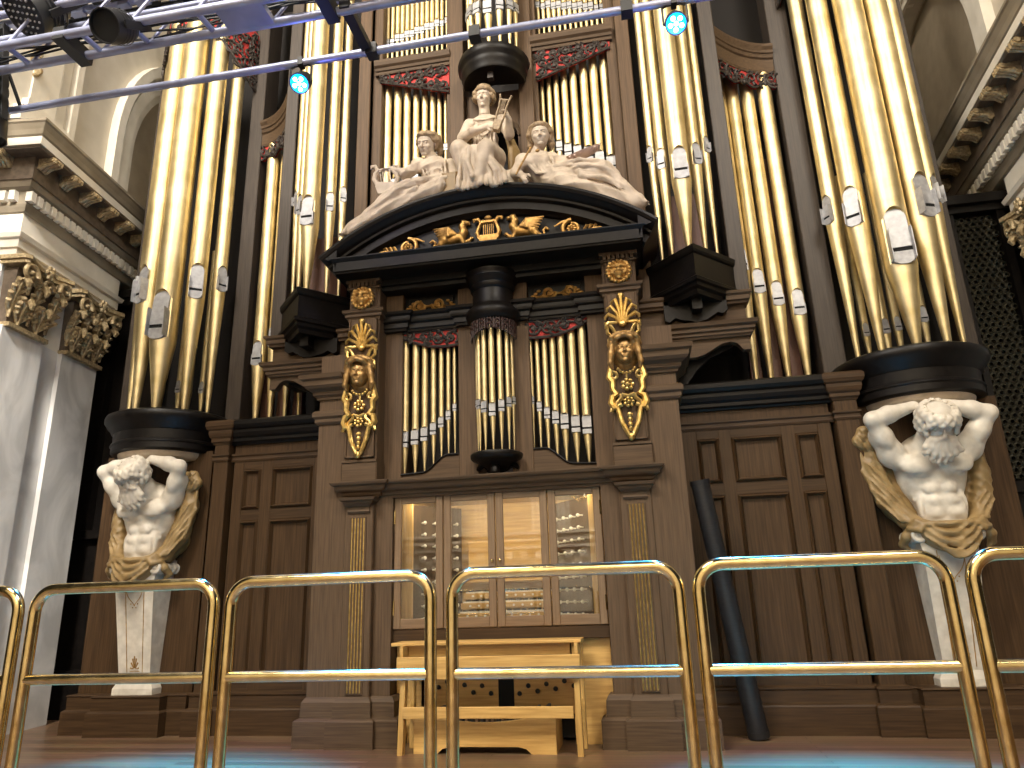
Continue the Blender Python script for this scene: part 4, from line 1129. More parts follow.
b = scroll_shade('pipe_shade', .51, 1.33, .545, 6.98, 6.58, 6.86, .0, seed=12)
UC = (.06, .42)
m = MB(); m.lathe([(.001, 6.50), (.30, 6.47), (.335, 6.48), (.345, 6.50), (.345, 6.54), (.36, 6.56), (.365, 6.60), (.37, 6.63), (.39, 6.65), (.40, 6.70), (.39, 6.74), (.36, 6.755), (.02, 6.76)], *UC, 48, PI, 2*PI)
cn = P_(m, 'upper_canopy', 'ebony', None, 40)
m = MB(); m.box(UC[0]-.03, UC[0]+.03, .17, .23, 6.40, 6.48); P_(m, 'canopy_block', 'carve', cn)
m = MB()
arcp = [(.03+.24*cos(R(a)), 5.95+.24*sin(R(a))) for a in range(0, 181, 12)]
pr = [(-.32, 4.4), (-.21, 4.4), (-.21, 5.95)]+arcp[::-1][1:-1]+[(.27, 5.95), (.27, 4.4), (.36, 4.4), (.36, 6.55), (-.32, 6.55)]
m.prism(pr, .60, .70)
nc = P_(m, 'niche_surround', 'oak')
ra = [(.03+.265*cos(R(a)), 5.95+.265*sin(R(a))) for a in range(0, 181, 10)]
P_(MB().tube(xz(ra, .595), .02, 6), 'niche_moulding', 'oak_h', nc, 40)

# ---- concave cornices and shades over the side bays
def bay_map(s):
    # (u 0..1 from turret post to tower post, out, z)
    x0, x1 = (2.43, 3.08) if s > 0 else (2.43, 2.965)
    def f(u, o, z):
        x = x0+(x1-x0)*u; y = .56+.36*(1-(1-u)**2)
        return (s*x, y-o, z)
    return f
for s in (-1, 1):
    fb = bay_map(s)
    m = MB(); N = 14
    prof = [(-.05, 6.52), (.0, 6.52), (.012, 6.55), (.005, 6.57), (.005, 6.70), (.025, 6.715), (.035, 6.75), (.05, 6.76), (.055, 6.79), (.08, 6.82), (.085, 6.85), (-.05, 6.86)]
    k = len(prof)
    for i in range(N+1):
        for o, z in prof: m.v.append(fb(i/N, o, z+.03*(1-i/N)))
    for i in range(N):
        for j in range(k): m.f.append((i*k+j, i*k+(j+1) % k, (i+1)*k+(j+1) % k, (i+1)*k+j))
    m.f += [tuple(range(k)), tuple(N*k+j for j in range(k-1, -1, -1))]
    P_(m, 'bay_cornice', 'oak_h', None, 30)
    m = MB()
    for i in range(N+1): m.v += [fb(i/N, -.01, 6.53+.03*(1-i/N)), fb(i/N, -.01, 6.36+.03*sin(i*1.3))]
    for i in range(N): m.f.append((2*i, 2*i+1, 2*i+3, 2*i+2))
    m2 = MB(); m2.v = m.v+[(x, y+.02, z) for x, y, z in m.v]; n2 = len(m.v)
    m2.f = m.f+[tuple(q+n2 for q in f) for f in m.f]
    sh = P_(m2, 'bay_pipe_shade', 'red')
    m = MB(); rnd = random.Random(5+s)
    for i in range(6):
        u = (i+.5)/6
        sp = spiral(0, 0, .062, .015, rnd.uniform(0, 360), 1.3*(-1)**i, 18)
        m.tube([fb(u+a/.7, .012, 6.445+b*1.1) for a, b in sp], taper(19, .015, .009), 6)
        for kk in range(4):
            a = rnd.uniform(0, 6.28)
            m.tube([fb(u+.04*cos(a)/.7, .012, 6.445+.05*sin(a)), fb(u+.08*cos(a)/.7, .02, 6.445+.085*sin(a)), fb(u+.085*cos(a+.5)/.7, .01, 6.43+.10*sin(a+.5))], [.01, .02, .006], 6)
    m.tube([fb(i/20, .006, 6.365+.03*sin(i*.9)) for i in range(21)], .013, 6)
    P_(m, 'carved_scrolls', 'carve', sh, 40)

# ---- pierced shade round the top of the left tower (the right one lies above the frame)
for s in (-1, 1):
    tx, tyy = TWR[s]; tx += .07 if s < 0 else 0
    m = MB(); N = 24; rr = .58
    def low(a): return 7.86-.55*abs(cos(a))**3
    vs = []
    for i in range(N+1):
        a = PI+PI*i/N
        vs += [(tx+rr*cos(a), tyy+rr*sin(a), 8.2), (tx+rr*cos(a), tyy+rr*sin(a), low(a)+.05)]
    vs += [(tx+(x-tx)*.97, tyy+(y-tyy)*.97, z) for x, y, z in vs]
    n2 = 2*(N+1)
    m.add(vs, [(2*i, 2*i+1, 2*i+3, 2*i+2) for i in range(N)]+[(n2+2*i, n2+2*i+2, n2+2*i+3, n2+2*i+1) for i in range(N)])
    ts = P_(m, 'tower_pipe_shade', 'red')
    m = MB(); rnd = random.Random(21+s)
    for i in range(15):
        a = PI+PI*(i+.5)/15; h = 8.2-low(a); nz = max(1, int(h/.17))
        for q in range(nz):
            z = low(a)+.07+q*.17
            sp = spiral(0, 0, .068, .016, rnd.uniform(0, 360), 1.3*(-1)**(i+q), 16)
            m.tube([(tx+(rr+.012)*cos(a+u/rr), tyy+(rr+.012)*sin(a+u/rr), z+v*1.15) for u, v in sp], taper(17, .016, .010), 6)
            for kk in range(3):
                b = rnd.uniform(0, 6.28)
                m.tube([(tx+(rr+.012)*cos(a+r_*cos(b+e)/rr), tyy+(rr+.012)*sin(a+r_*cos(b+e)/rr), z+r_*sin(b+e)) for r_, e in ((.03, 0), (.075, .1), (.095, .6))], [.010, .020, .006], 6)
    m.tube([(tx+(rr+.01)*cos(PI+PI*i/30), tyy+(rr+.01)*sin(PI+PI*i/30), low(PI+PI*i/30)+.04) for i in range(31)], .018, 6)
    P_(m, 'carved_scrolls', 'carve', ts, 40)
# ================================================================== ORGAN PIPES
def pipe_parts(r, z0, zm, zt, ears=False, tip=.24, boxy=False):
    """one flue pipe, facing -y, foot at z0: returns body, mouth and slot meshes; zm = underside of the lower lip"""
    n = 28; w = .64*r; hl = .70*r; hs = .30*r; hu = 1.9*r if not ears else 2.3*r; ar = .75*r
    zsl = zm+hl; zu0 = zsl+hs; zu1 = zu0+hu
    if boxy: w = .94*r; hl = 1.05*r; hs = .50*r; hu = 2.2*r; ar = .8*r
    zsl = zm+hl; zu0 = zsl+hs; zu1 = zu0+hu
    b = MB(); rec = -.70*r if not boxy else -.2*r
    rings = []
    def ring(fn): rings.append([fn(2*PI*i/n) for i in range(n)])
    circ = lambda rr, z: (lambda t: (rr*cos(t), rr*sin(t), z))
    def arch(t):
        x = r*cos(t)
        return zu1+ar*math.sqrt(max(0, 1-(x/w)**2)) if (sin(t) < 0 and abs(x) < w) else zu1
    def recess(zfun):
        def g(t):
            x, y = r*cos(t), r*sin(t)
            if sin(t) < 0 and abs(x) < w: y = rec
            return (x, y, zfun(t))
        return g
    ring(circ(r*tip, z0)); ring(circ(r*(tip+.06), z0+.04)); ring(circ(r, zm)); ring(circ(r, zm+.02*r)); ring(recess(lambda t: zm+.03*r))
    ring(recess(lambda t: arch(t)-.01*r)); ring(lambda t: (r*cos(t), r*sin(t), arch(t))); ring(circ(r, max(zu1+ar+.3*r, zu1+.01))); ring(circ(r, zt))
    for q in rings: b.v += q
    for j in range(len(rings)-1):
        for i in range(n): b.f.append((j*n+i, j*n+(i+1) % n, (j+1)*n+(i+1) % n, (j+1)*n+i))
    b.f.append(tuple(range(n-1, -1, -1))); b.f.append(tuple((len(rings)-1)*n+i for i in range(n)))
    m = MB()
    W_ = w*1.02
    # lower lip: rounded plate
    lo = [(-W_, zsl), (-W_, zm+.25*hl)]+[(-W_*cos(PI*i/10), zm+.25*hl-.38*r*sin(PI*i/10)) for i in range(1, 10)]+[(W_, zm+.25*hl), (W_, zsl)]
    k0 = len(m.v); m.prism(lo, -1.06*r, -.55*r)
    # upper lip: leaning plate with an arched head
    N = 10
    up = [(-W_, zu0), (W_, zu0), (W_, zu1)]+[(W_*cos(PI*i/N), zu1+ar*.86*sin(PI*i/N)) for i in range(1, N)]+[(-W_, zu1)]
    k0 = len(m.v); m.prism(up, 0, .12*r)
    if boxy:
        # square block mouth of the small pipes
        m.v, m.f = [], []
        m.box(-1.04*r, 1.04*r, -1.15*r, -.1*r, zm, zsl); m.box(-1.04*r, 1.04*r, -1.04*r, -.1*r, zu0, zu1)
        m.add([(-1.0*r, -1.04*r, zu1), (1.0*r, -1.04*r, zu1), (1.0*r, -.1*r, zu1+1.0*r), (-1.0*r, -.1*r, zu1+1.0*r), (-1.0*r, -.1*r, zu1), (1.0*r, -.1*r, zu1)], [(0, 1, 2, 3), (0, 3, 4), (1, 5, 2), (0, 4, 5, 1), (2, 5, 4, 3)])
        s = MB(); s.box(-1.08*r, 1.08*r, -1.0*r, -.1*r, zsl-.01*r, zu0+.02*r)
        return b, m, s
    H = zu1+ar-zu0
    for i in range(k0, len(m.v)):
        x, y, z = m.v[i]; t = (z-zu0)/H
        m.v[i] = (x, y-1.05*r+.33*r*t, z)
    if ears:
        for q in (-1, 1):
            m.prism([(q*W_*.98, zm+.1*hl), (q*(W_+.05*r), zm+.1*hl), (q*(W_+.05*r), zu0+1.15*r), (q*W_*.98, zu0+1.35*r)], -1.42*r, -.6*r)
    else:
        m.box(-W_-.10*r, -W_+.02*r, -1.0*r, -.45*r, zm, zu0+.5*r); m.box(W_-.02*r, W_+.10*r, -1.0*r, -.45*r, zm, zu0+.5*r)
    s = MB(); s.box(-W_*.98, W_*.98, -.98*r, -.6*r, zsl-.01*r, zu0+.02*r)
    return b, m, s

def pipe(x, y, z0, d, zm, zt, label, group, face=-90, ears=False, mouth=True, boxy=False):
    t = thing('organ_pipe', (x, y, z0), label, 'organ pipe', group)
    b, m, s = pipe_parts(d/2, 0, zm-z0, zt-z0, ears, boxy=boxy)
    Q = Matrix.Translation((x, y, z0)) @ Matrix.Rotation(R(face+90), 4, 'Z')
    b.xf(Q).build('pipe_body', 'gold', t, 32)
    if mouth:
        m.xf(Q).build('pipe_mouth', 'tin', t, 30)
        s.xf(Q).build('mouth_slot', 'slot', t)
    return t
ORD = ['first', 'second', 'third', 'fourth', 'fifth', 'sixth', 'seventh', 'eighth', 'ninth', 'tenth', 'eleventh', 'twelfth', 'thirteenth']

# end towers: five large pipes each, standing in a ring on the round corbel
TP = [(157, .150, 4.53, 'innermost'), (129, .200, 4.37, 'second'), (97, .272, 3.88, 'largest, middle'), (66, .222, 4.34, 'fourth'), (38, .150, 4.56, 'outermost')]
for s, side in ((-1, 'left'), (1, 'right')):
    tx, ty_ = TWR[s]
    for a, d, zm, w in TP:
        aa = -a if s > 0 else -(180-a)
        px, py = tx+.50*cos(R(aa))+(.075 if s < 0 else 0), ty_+.50*sin(R(aa))
        zt = 8.9 if s > 0 else 8.05
        pipe(px, py, 3.13, d, zm, zt, f'{w} big gold pipe of the {side} end tower above the straining statue', f'{side} end tower pipes', face=-90+(aa+90)*.85, ears=True)
    for k, (ox, d, zm) in enumerate(((-.27, .075, 3.44), (-.09, .085, 3.45), (.02, .08, 3.47), (.26, .09, 3.53))):
        pipe(tx+s*ox*1.0, .98, 3.12, d, zm, 5.2, f'{ORD[k]} small dim pipe from the inside, tucked behind the {side} end tower pipes', f'{side} tower back row pipes')
# five pipe turrets on the V corbels
TU = [(1.655, .42, .092, 5.28, 'innermost'), (1.745, .32, .112, 5.12, 'second'), (1.89, .17, .187, 4.88, 'widest, middle'), (2.055, .32, .119, 5.12, 'fourth'), (2.17, .42, .091, 5.31, 'outermost')]
for s, side in ((-1, 'left'), (1, 'right')):
    for x, y, d, zm, w in TU:
        fa = -90+s*(x-1.9)*130
        pipe(s*x, y, 4.165, d, zm, 8.6, f'{w} gold pipe of the angled turret {side} of the pediment', f'{side} angled turret pipes', face=fa, ears=abs(x-1.89) > .01)
    MB().box(s*1.75, s*2.1, .62, .85, 4.16, 5.0).build('wooden_pipe_rear', 'redwood', case)
# side bays
SB = {1: [(2.455, .90, .145, 4.20), (2.60, .95, .145, 3.97), (2.765, .97, .142, 3.83), (2.948, .97, .150, 3.71)],
      -1: [(2.30, .95, .10, 4.2), (2.46, .95, .12, 4.05), (2.64, .96, .135, 3.9), (2.81, .96, .155, 3.70)]}
for s, side in ((-1, 'left'), (1, 'right')):
    for k, (x, y, d, zm) in enumerate(SB[s]):
        pipe(s*x, y, 2.985, d, zm, 6.55, f'{ORD[k]} gold pipe from the centre in the {side} side bay above the panelling', f'{side} side bay pipes')
    for k in range(3):
        x = s*(2.50+.19*k-(.1 if s < 0 else 0))
        tag(MB().bbox(x-.055, x+.055, 1.1, 1.21, 2.985, 3.25+.08*k, .006).join(MB().box(x-.05, x+.05, 1.11, 1.2, 3.25+.08*k, 5.6)).build('wooden_pipe', 'redwood'), f'{ORD[k]} square red-brown wooden pipe from the centre behind the {side} side bay', 'organ pipe', f'{side} bay wooden pipes')
# middle flats
ML = [(-.893, .070, 2.525, 2.24, 3.63), (-.790, .067, 2.545, 2.24, 3.57), (-.698, .061, 2.575, 2.26, 3.53), (-.612, .053, 2.63, 2.31, 3.50), (-.535, .047, 2.695, 2.38, 3.49), (-.465, .042, 2.765, 2.40, 3.50), (-.403, .034, 2.845, 2.40, 3.49)]
MR = [(.345, .034, 2.855, 2.40, 3.50), (.408, .043, 2.78, 2.37, 3.51), (.478, .050, 2.705, 2.32, 3.51), (.555, .057, 2.65, 2.29, 3.51), (.637, .067, 2.595, 2.27, 3.55), (.736, .072, 2.557, 2.25, 3.59), (.838, .078, 2.535, 2.25, 3.63)]
for row, side in ((ML, 'left'), (MR, 'right')):
    for k, (x, d, zm, z0, zt) in enumerate(row):
        pipe(x, .36, z0, d, zm, zt, f'{ORD[k]} gold pipe from the left in the small flat {side} of the little turret', f'small {side} flat pipes', boxy=True)
for k in range(7):
    a = R(180+180*(k+.5)/7)
    zm = (2.83, 2.79, 2.74, 2.70, 2.74, 2.79, 2.83)[k]
    pipe(TC[0]+.17*cos(a), TC[1]+.03+.17*sin(a), 2.385, (.034, .042, .05, .054, .05, .042, .034)[k], zm, 3.70, f'{ORD[k]} thin gold pipe from the left in the little round turret over the doors', 'little turret pipes', boxy=True, face=-90+(math.degrees(a)-270)*.7)
# upper flats
UL = [(-1.255, .090, 5.40, 7.02), (-1.135, .090, 5.47, 6.95), (-1.022, .083, 5.55, 6.92), (-.913, .073, 5.63, 6.86), (-.810, .070, 5.72, 6.83), (-.717, .066, 5.80, 6.82), (-.637, .056, 5.87, 6.80), (-.563, .043, 5.94, 6.78)]
UR = [(.548, .046, 5.90, 6.76), (.626, .056, 5.79, 6.80), (.706, .062, 5.73, 6.82), (.798, .073, 5.65, 6.82), (.900, .080, 5.60, 6.86), (1.016, .088, 5.55, 6.93), (1.128, .090, 5.47, 6.95), (1.245, .092, 5.39, 7.02)]
for row, side in ((UL, 'left'), (UR, 'right')):
    for k, (x, d, zm, zt) in enumerate(row):
        pipe(x, .68, 4.92, d, zm, zt, f'{ORD[k]} gold pipe from the left in the tall flat {side} of the seated statue', f'tall {side} flat pipes', boxy=True)
for s, side in ((-1, 'left'), (1, 'right')):
    for k in range(13):
        x = (-1.285+.0615*k) if s < 0 else (.545+.0610*k)
        t = abs(k-6)/6
        zm = 7.50+.18*((k/12) if s < 0 else (1-k/12))+(.0 if k % 2 else .02)
        pipe(x, .70, 7.13, .052 if t < .7 else .044, zm, 9.0, f'{ORD[k]} thin gold pipe from the left in the topmost flat on the {side}', f'topmost {side} flat pipes', boxy=True)
for k in range(7):
    a = R(180+180*(k+.5)/7)
    pipe(UC[0]+.27*cos(a), UC[1]+.27*sin(a), 6.755, (.06, .068, .078, .09, .078, .068, .06)[k], (7.36, 7.30, 7.24, 7.18, 7.24, 7.30, 7.36)[k], 9.0, f'{ORD[k]} gold pipe from the left on the round black canopy above the seated statue', 'canopy pipes', boxy=True, face=-90+(math.degrees(a)-270)*.8)
# ================================================================== CARVED FIGURES
def swag(S, a, b, dip, n, r, k=.012, wob=0.0, out=(0, 0, 0)):
    """one hanging fold from a to b"""
    pts = []
    for i in range(n+1):
        t = i/n; w = 4*t*(1-t)
        pts.append([a[j]+(b[j]-a[j])*t+out[j]*w-(dip*w if j == 2 else 0)+(wob*sin(7*t) if j == 0 else 0) for j in range(3)])
    S.chain(pts, [r*(.75+.35*sin(PI*i/n)) for i in range(n+1)], k)

# ---- straining bearded giants carrying the end towers
def atlas(s):
    side = 'left' if s < 0 else 'right'
    c0 = 3.70 if s > 0 else -3.675
    t = thing('atlas_statue', (c0, .6, .352), f'white bearded stone giant on a tapering pedestal holding up the {side} end tower', 'statue')
    def place(mb, slim=1.0):
        if s < 0:
            mb.v = [(-x*slim, y, z) for x, y, z in mb.v]; mb.f = [f[::-1] for f in mb.f]
        mb.v = [(x+c0, y, z) for x, y, z in mb.v]
        return mb
    S = SDF((-.62, .05, 1.30), (.66, .92, 2.74), .0095)
    # trunk
    S.ell((.02, .64, 2.05), (.27, .19, .34), k=.05)
    S.ell((.03, .62, 1.74), (.175, .165, .26), k=.05)
    S.ell((.02, .63, 1.50), (.26, .19, .20), k=.06)
    S.ell((.0, .60, 2.24), (.20, .14, .12), k=.05)
    for q in (-1, 1):
        S.ell((.02+q*.135, .475, 2.10), (.15, .072, .10), euler(-12, 0, -q*8), k=.022)       # breast
        S.ell((.02+q*.205, .62, 2.05), (.07, .13, .22), euler(0, q*14, 0), k=.03)            # flank
        for i, z in enumerate((1.90, 1.80, 1.70)):
            S.ell((.025+q*.066, .482, z), (.066, .036, .05), k=.022)      # belly muscles
        S.ell((.03+q*.125, .535, 1.73), (.065, .07, .15), euler(0, q*10, 0), k=.025)
        for i in range(4): S.cap((.02+q*.13, .50+.012*i, 1.97-.05*i), (.02+q*.185, .56, 1.955-.045*i), .012, .015, k=.025)   # ribs
        S.chain([(.02+q*.015, .425, 2.03), (.02+q*.13, .42, 1.995), (.02+q*.255, .49, 2.05)], .020, .02, 'sub')
        S.chain([(.025, .435, 1.985), (.025+q*.09, .44, 1.955), (.025+q*.16, .475, 1.85), (.025+q*.17, .50, 1.70)], .012, .018, 'sub')
    S.cap((.025, .425, 2.18), (.025, .435, 1.62), .008, None, .02, 'sub')
    for z in (1.85, 1.75): S.cap((-.06, .425, z), (.11, .425, z), .006, None, .014, 'sub')
    S.ell((.025, .438, 1.665), (.012, .02, .016), k=.01, op='sub')
    # shoulders and arms, hands clasped behind the head
    arms = {-1: ((-.27, .56, 2.20), (-.43, .40, 2.50), (-.09, .40, 2.595)), 1: ((.31, .56, 2.22), (.485, .42, 2.50), (.15, .43, 2.605))}
    for q in (-1, 1):
        sh, el, wr = [np.array(a) for a in arms[q]]
        S.ell(sh+np.array((q*.02, -.02, .02)), (.105, .10, .115), k=.05)
        S.cap(sh, sh*.45+el*.55, .095, .088, k=.05); S.cap(sh*.45+el*.55, el, .085, .066, k=.03)
        S.ell(sh*.5+el*.5+np.array((q*.01, -.045, -.005)), (.062, .055, .10), euler(0, q*28, 0), k=.03)     # biceps
        S.ell(sh*.5+el*.5+np.array((q*.03, .04, -.02)), (.06, .06, .11), euler(0, q*28, 0), k=.03)
        S.ell(el, (.062, .06, .062), k=.03)
        m = el*.62+wr*.38
        S.cap(el, m, .062, .074, k=.03); S.cap(m, wr, .072, .043, k=.03)
        S.chain([sh+np.array((-q*.02, -.05, -.06)), np.array((.02+q*.2, .50, 2.05))], [.05, .03], k=.04)
        hand(S, wr, (-q*1.0, .12, -.22), (0, -.5, .85), .20, .35, q, k=.008)
    # neck and bowed head
    S.chain([(.02, .60, 2.26), (.025, .47, 2.33), (.03, .38, 2.38)], [.13, .105, .10], k=.04)
    rot = euler(47, 0, 0) @ euler(0, 0, 0) if s > 0 else euler(44, 13, -4)
    hc = np.array((.035, .30, 2.425)); hr = .165
    L = head(S, hc, hr, rot, k=.012)
    # moustache and beard
    for q in (-1, 1):
        S.chain([L(q*.02, -.92, -.34), L(q*.24, -.86, -.46), L(q*.42, -.70, -.62)], [.018, .024, .010], k=.01)
    for i in range(11):
        u = (i-5)/5
        a = np.array((.035+.085*u, .285-.02*(1-u*u), 2.275-.0*u))
        zt_ = 2.085+.085*u*u+.02*(i % 2); x = .035+.125*u
        w = .016*(1 if i % 2 else -1)
        S.chain([a, (a[0]*.5+x*.5+w, .285+.02*u*u, 2.225), (x-w, .31+.01*u*u, (zt_+2.2)/2), (x+w*.9, .34, zt_+.01), (x+w*.2, .35, zt_-.02)], [.032, .030, .024, .017, .007], k=.008)
    S.ell((.035, .33, 2.235), (.10, .06, .07), k=.03)
    # thick curling hair round the bald crown, longer at the sides
    rnd = random.Random(3)
    for i in range(30):
        a = 2*PI*(i+.3*rnd.random())/30; front = max(0, -sin(a))
        q = lambda ang, rad, z: L(rad*.80*cos(ang), .08+rad*.93*sin(ang), z)
        w = rnd.uniform(.10, .30)*(1 if i % 2 else -1); zt_ = rnd.uniform(.72, .98)
        low = .34 if front > .62 else -.30
        S.chain([q(a, .74+.05*rnd.random(), .80), q(a+w*.5, .92, .70), q(a-w*.4, 1.02, .52), q(a+w, 1.06, .40)], [.010, .022, .026, .012], k=.004)
        if front < .62:
            S.chain([q(a+w*.3, 1.0, .50), q(a-w*.6, 1.12, .22), q(a+w*.5, 1.08, -.08), q(a-w*.3, 1.12, low), q(a+w*.2, 1.0, low-.28)], [.022, .028, .024, .022, .008], k=.004)
        else:
            S.chain([q(a-w*.4, 1.0, .52), q(a+w*.4, 1.10, .38), q(a+w*.9, 1.06, .27)], [.020, .022, .008], k=.004)
    place(S.mb(), .94).build('body', 'herm', t, True)
    # ochre mantle: two curtains behind the back and a swag across the hips
    D = SDF((-.66, .18, 1.26), (.66, .95, 2.62), .0105)
    D.chain([(-.30, .76, 2.32), (-.30, .76, 2.05), (-.26, .72, 1.80), (-.20, .62, 1.62)], [.09, .12, .12, .08], k=.04)
    D.chain([(.30, .78, 2.24), (.30, .76, 2.0), (.27, .72, 1.76)], [.08, .11, .10], k=.04)
    D.chain([(-.42, .64, 2.38), (-.43, .64, 2.12), (-.36, .61, 1.84), (-.26, .55, 1.66), (-.15, .48, 1.60)], [.065, .085, .095, .075, .05], k=.03)
    D.chain([(.42, .66, 2.30), (.42, .65, 2.02), (.365, .62, 1.78), (.30, .56, 1.65), (.20, .48, 1.59)], [.055, .07, .08, .07, .05], k=.03)
    for i in range(3):
        o = i*.05
        D.chain([(-.50+o*.5, .62, 2.36), (-.515+o, .61, 2.10), (-.44+o, .57, 1.82), (-.31+o*.8, .49, 1.655), (-.16+o*.3, .43, 1.605+.012*i)], [.014, .022, .024, .022, .014], k=.012)
        D.chain([(.47-o*.4, .66, 2.28), (.48-o, .64, 2.02), (.43-o, .58, 1.80), (.34-o*.6, .50, 1.65), (.22-o*.3, .43, 1.60+.010*i)], [.014, .020, .022, .020, .014], k=.012)
    D.chain([(-.36, .64, 2.46), (-.47, .60, 2.44), (-.52, .60, 2.36), (-.46, .58, 2.31), (-.38, .62, 2.34)], [.035, .05, .05, .045, .03], k=.02)
    D.chain([(-.43, .58, 2.42), (-.49, .55, 2.37), (-.44, .55, 2.33)], .025, k=.008)
    for i in range(4):
        f = i/3
        swag(D, (-.25+.02*i, .445-.006*i, 1.62-.025*i), (.29-.02*i, .445-.006*i, 1.615-.025*i), .02+.165*f, 12, .024, k=.022, out=(.0, -.075-.03*f, 0))
    D.ell((.02, .44, 1.50), (.20, .085, .115), k=.04)
    D.ell((.02, .51, 1.505), (.245, .135, .125), k=.03)
    for q in (-1, 1):
        D.ell((.02+q*.235, .45, 1.60), (.06, .05, .05), k=.02)
        D.chain([(.02+q*.25, .43, 1.64), (.02+q*.20, .40, 1.60), (.02+q*.24, .40, 1.56), (.02+q*.30, .46, 1.58)], .026, k=.008)
        D.chain([(.02+q*.26, .47, 1.60), (.02+q*.32, .50, 1.52), (.02+q*.34, .56, 1.46), (.02+q*.30, .55, 1.42)], [.035, .04, .032, .015], k=.012)
    D.ripple(lambda X, Y, Z: 46*(Z-1.9*(X-.02)**2)+2.0*np.sin(9*X+2), .016, lambda X, Y, Z: ((1.62-Z)*14)*((.27-np.abs(X-.02))*16)*(Y < .56))
    D.ripple(lambda X, Y, Z: 34*(X+.25*np.sin(3.5*Z))+3*Y+1.5*np.sin(6*Z), .010, lambda X, Y, Z: (Z-1.62)*9*(np.abs(X) > .12)*np.where(X > 0, .45, 1.0))
    tag(place(D.mb(), .94).build('mantle', 'drape', t, True), 'ochre painted drapery')
    # tapering pedestal
    m = MB()
    zb, zt, wb, wt = .47, 1.40, .165, .21
    m.add([(-wb, .62, zb), (wb, .62, zb), (wb, .76, zb), (-wb, .76, zb), (-wt, .46, zt), (wt, .46, zt), (wt, .76, zt), (-wt, .76, zt)],
          [(3, 2, 1, 0), (4, 5, 6, 7), (0, 1, 5, 4), (1, 2, 6, 5), (2, 3, 7, 6), (3, 0, 4, 7)])
    m.add([(-wt, .46, zt), (wt, .46, zt), (wt, .76, zt), (-wt, .76, zt), (-.24, .47, 1.60), (.24, .47, 1.60), (.24, .76, 1.60), (-.24, .76, 1.60)],
          [(3, 2, 1, 0), (4, 5, 6, 7), (0, 1, 5, 4), (1, 2, 6, 5), (2, 3, 7, 6), (3, 0, 4, 7)])
    pd = place(m).build('pedestal', 'herm', t)
    m = MB()
    fw = .215
    m.add([(-fw, .60, .352), (fw, .60, .352), (fw, .74, .352), (-fw, .74, .352), (-fw, .60, .41), (fw, .60, .41), (fw, .74, .41), (-fw, .74, .41), (-.178, .618, .475), (.178, .618, .475), (.178, .74, .475), (-.178, .74, .475)],
          [(3, 2, 1, 0), (0, 1, 5, 4), (1, 2, 6, 5), (2, 3, 7, 6), (3, 0, 4, 7), (4, 5, 9, 8), (5, 6, 10, 9), (6, 7, 11, 10), (7, 4, 8, 11), (8, 9, 10, 11)])
    place(m).build('foot_block', 'herm', pd)
    for q in (-1, 1):
        m = MB()
        sp = spiral(q*.225, 1.53, .068, .012, 90, 1.5*q, 26)
        for yy in (.45, .48, .53, .60, .68, .76): m.tube([(x, yy, z) for x, z in sp], taper(27, .022, .013), 8)
        m.tube([(q*.225, .44, 1.53), (q*.225, .80, 1.53)], .045, 12)
        m.tube([(q*.225, .43, 1.53), (q*.225, .45, 1.53)], .018, 10)
        place(m).build('volute', 'herm', pd, 40)
    m = MB()
    def fp(x, z):
        f = (z-zb)/(zt-zb); return (x*(wb+(wt-wb)*f)/wb, .62+(.46-.62)*f-.0015, z)
    for x in (-.085, .075): m.tube([fp(x, .50+.09*i) for i in range(11)], .0035, 5)
    for k in range(-3, 4):
        a = R(90-k*24)
        m.tube([fp(-.005+.012*cos(a), .585+.012*sin(a)), fp(-.005+.075*cos(a)*.62, .60+.105*sin(a)-.012*abs(k)), ], [.003, .007], 5)
    for q in (-1, 1):
        m.tube([fp(*p) for p in bez((q*.075, 1.36), (q*.07, 1.22), (q*.01, 1.22), (-.0, 1.17), 8)], .0035, 5)
        m.ell(fp(q*.03, 1.19), .007, 6, 4); m.ell(fp(q*.015, 1.155), .006, 6, 4)
        m.tube([fp(q*.05-.005, .565), fp(-.005, .57)], .0035, 5)
    tag(place(m).build('incised_ornament', 'oldgilt', pd), 'brown incised lines and leaf motif')
atlas(-1); atlas(1)

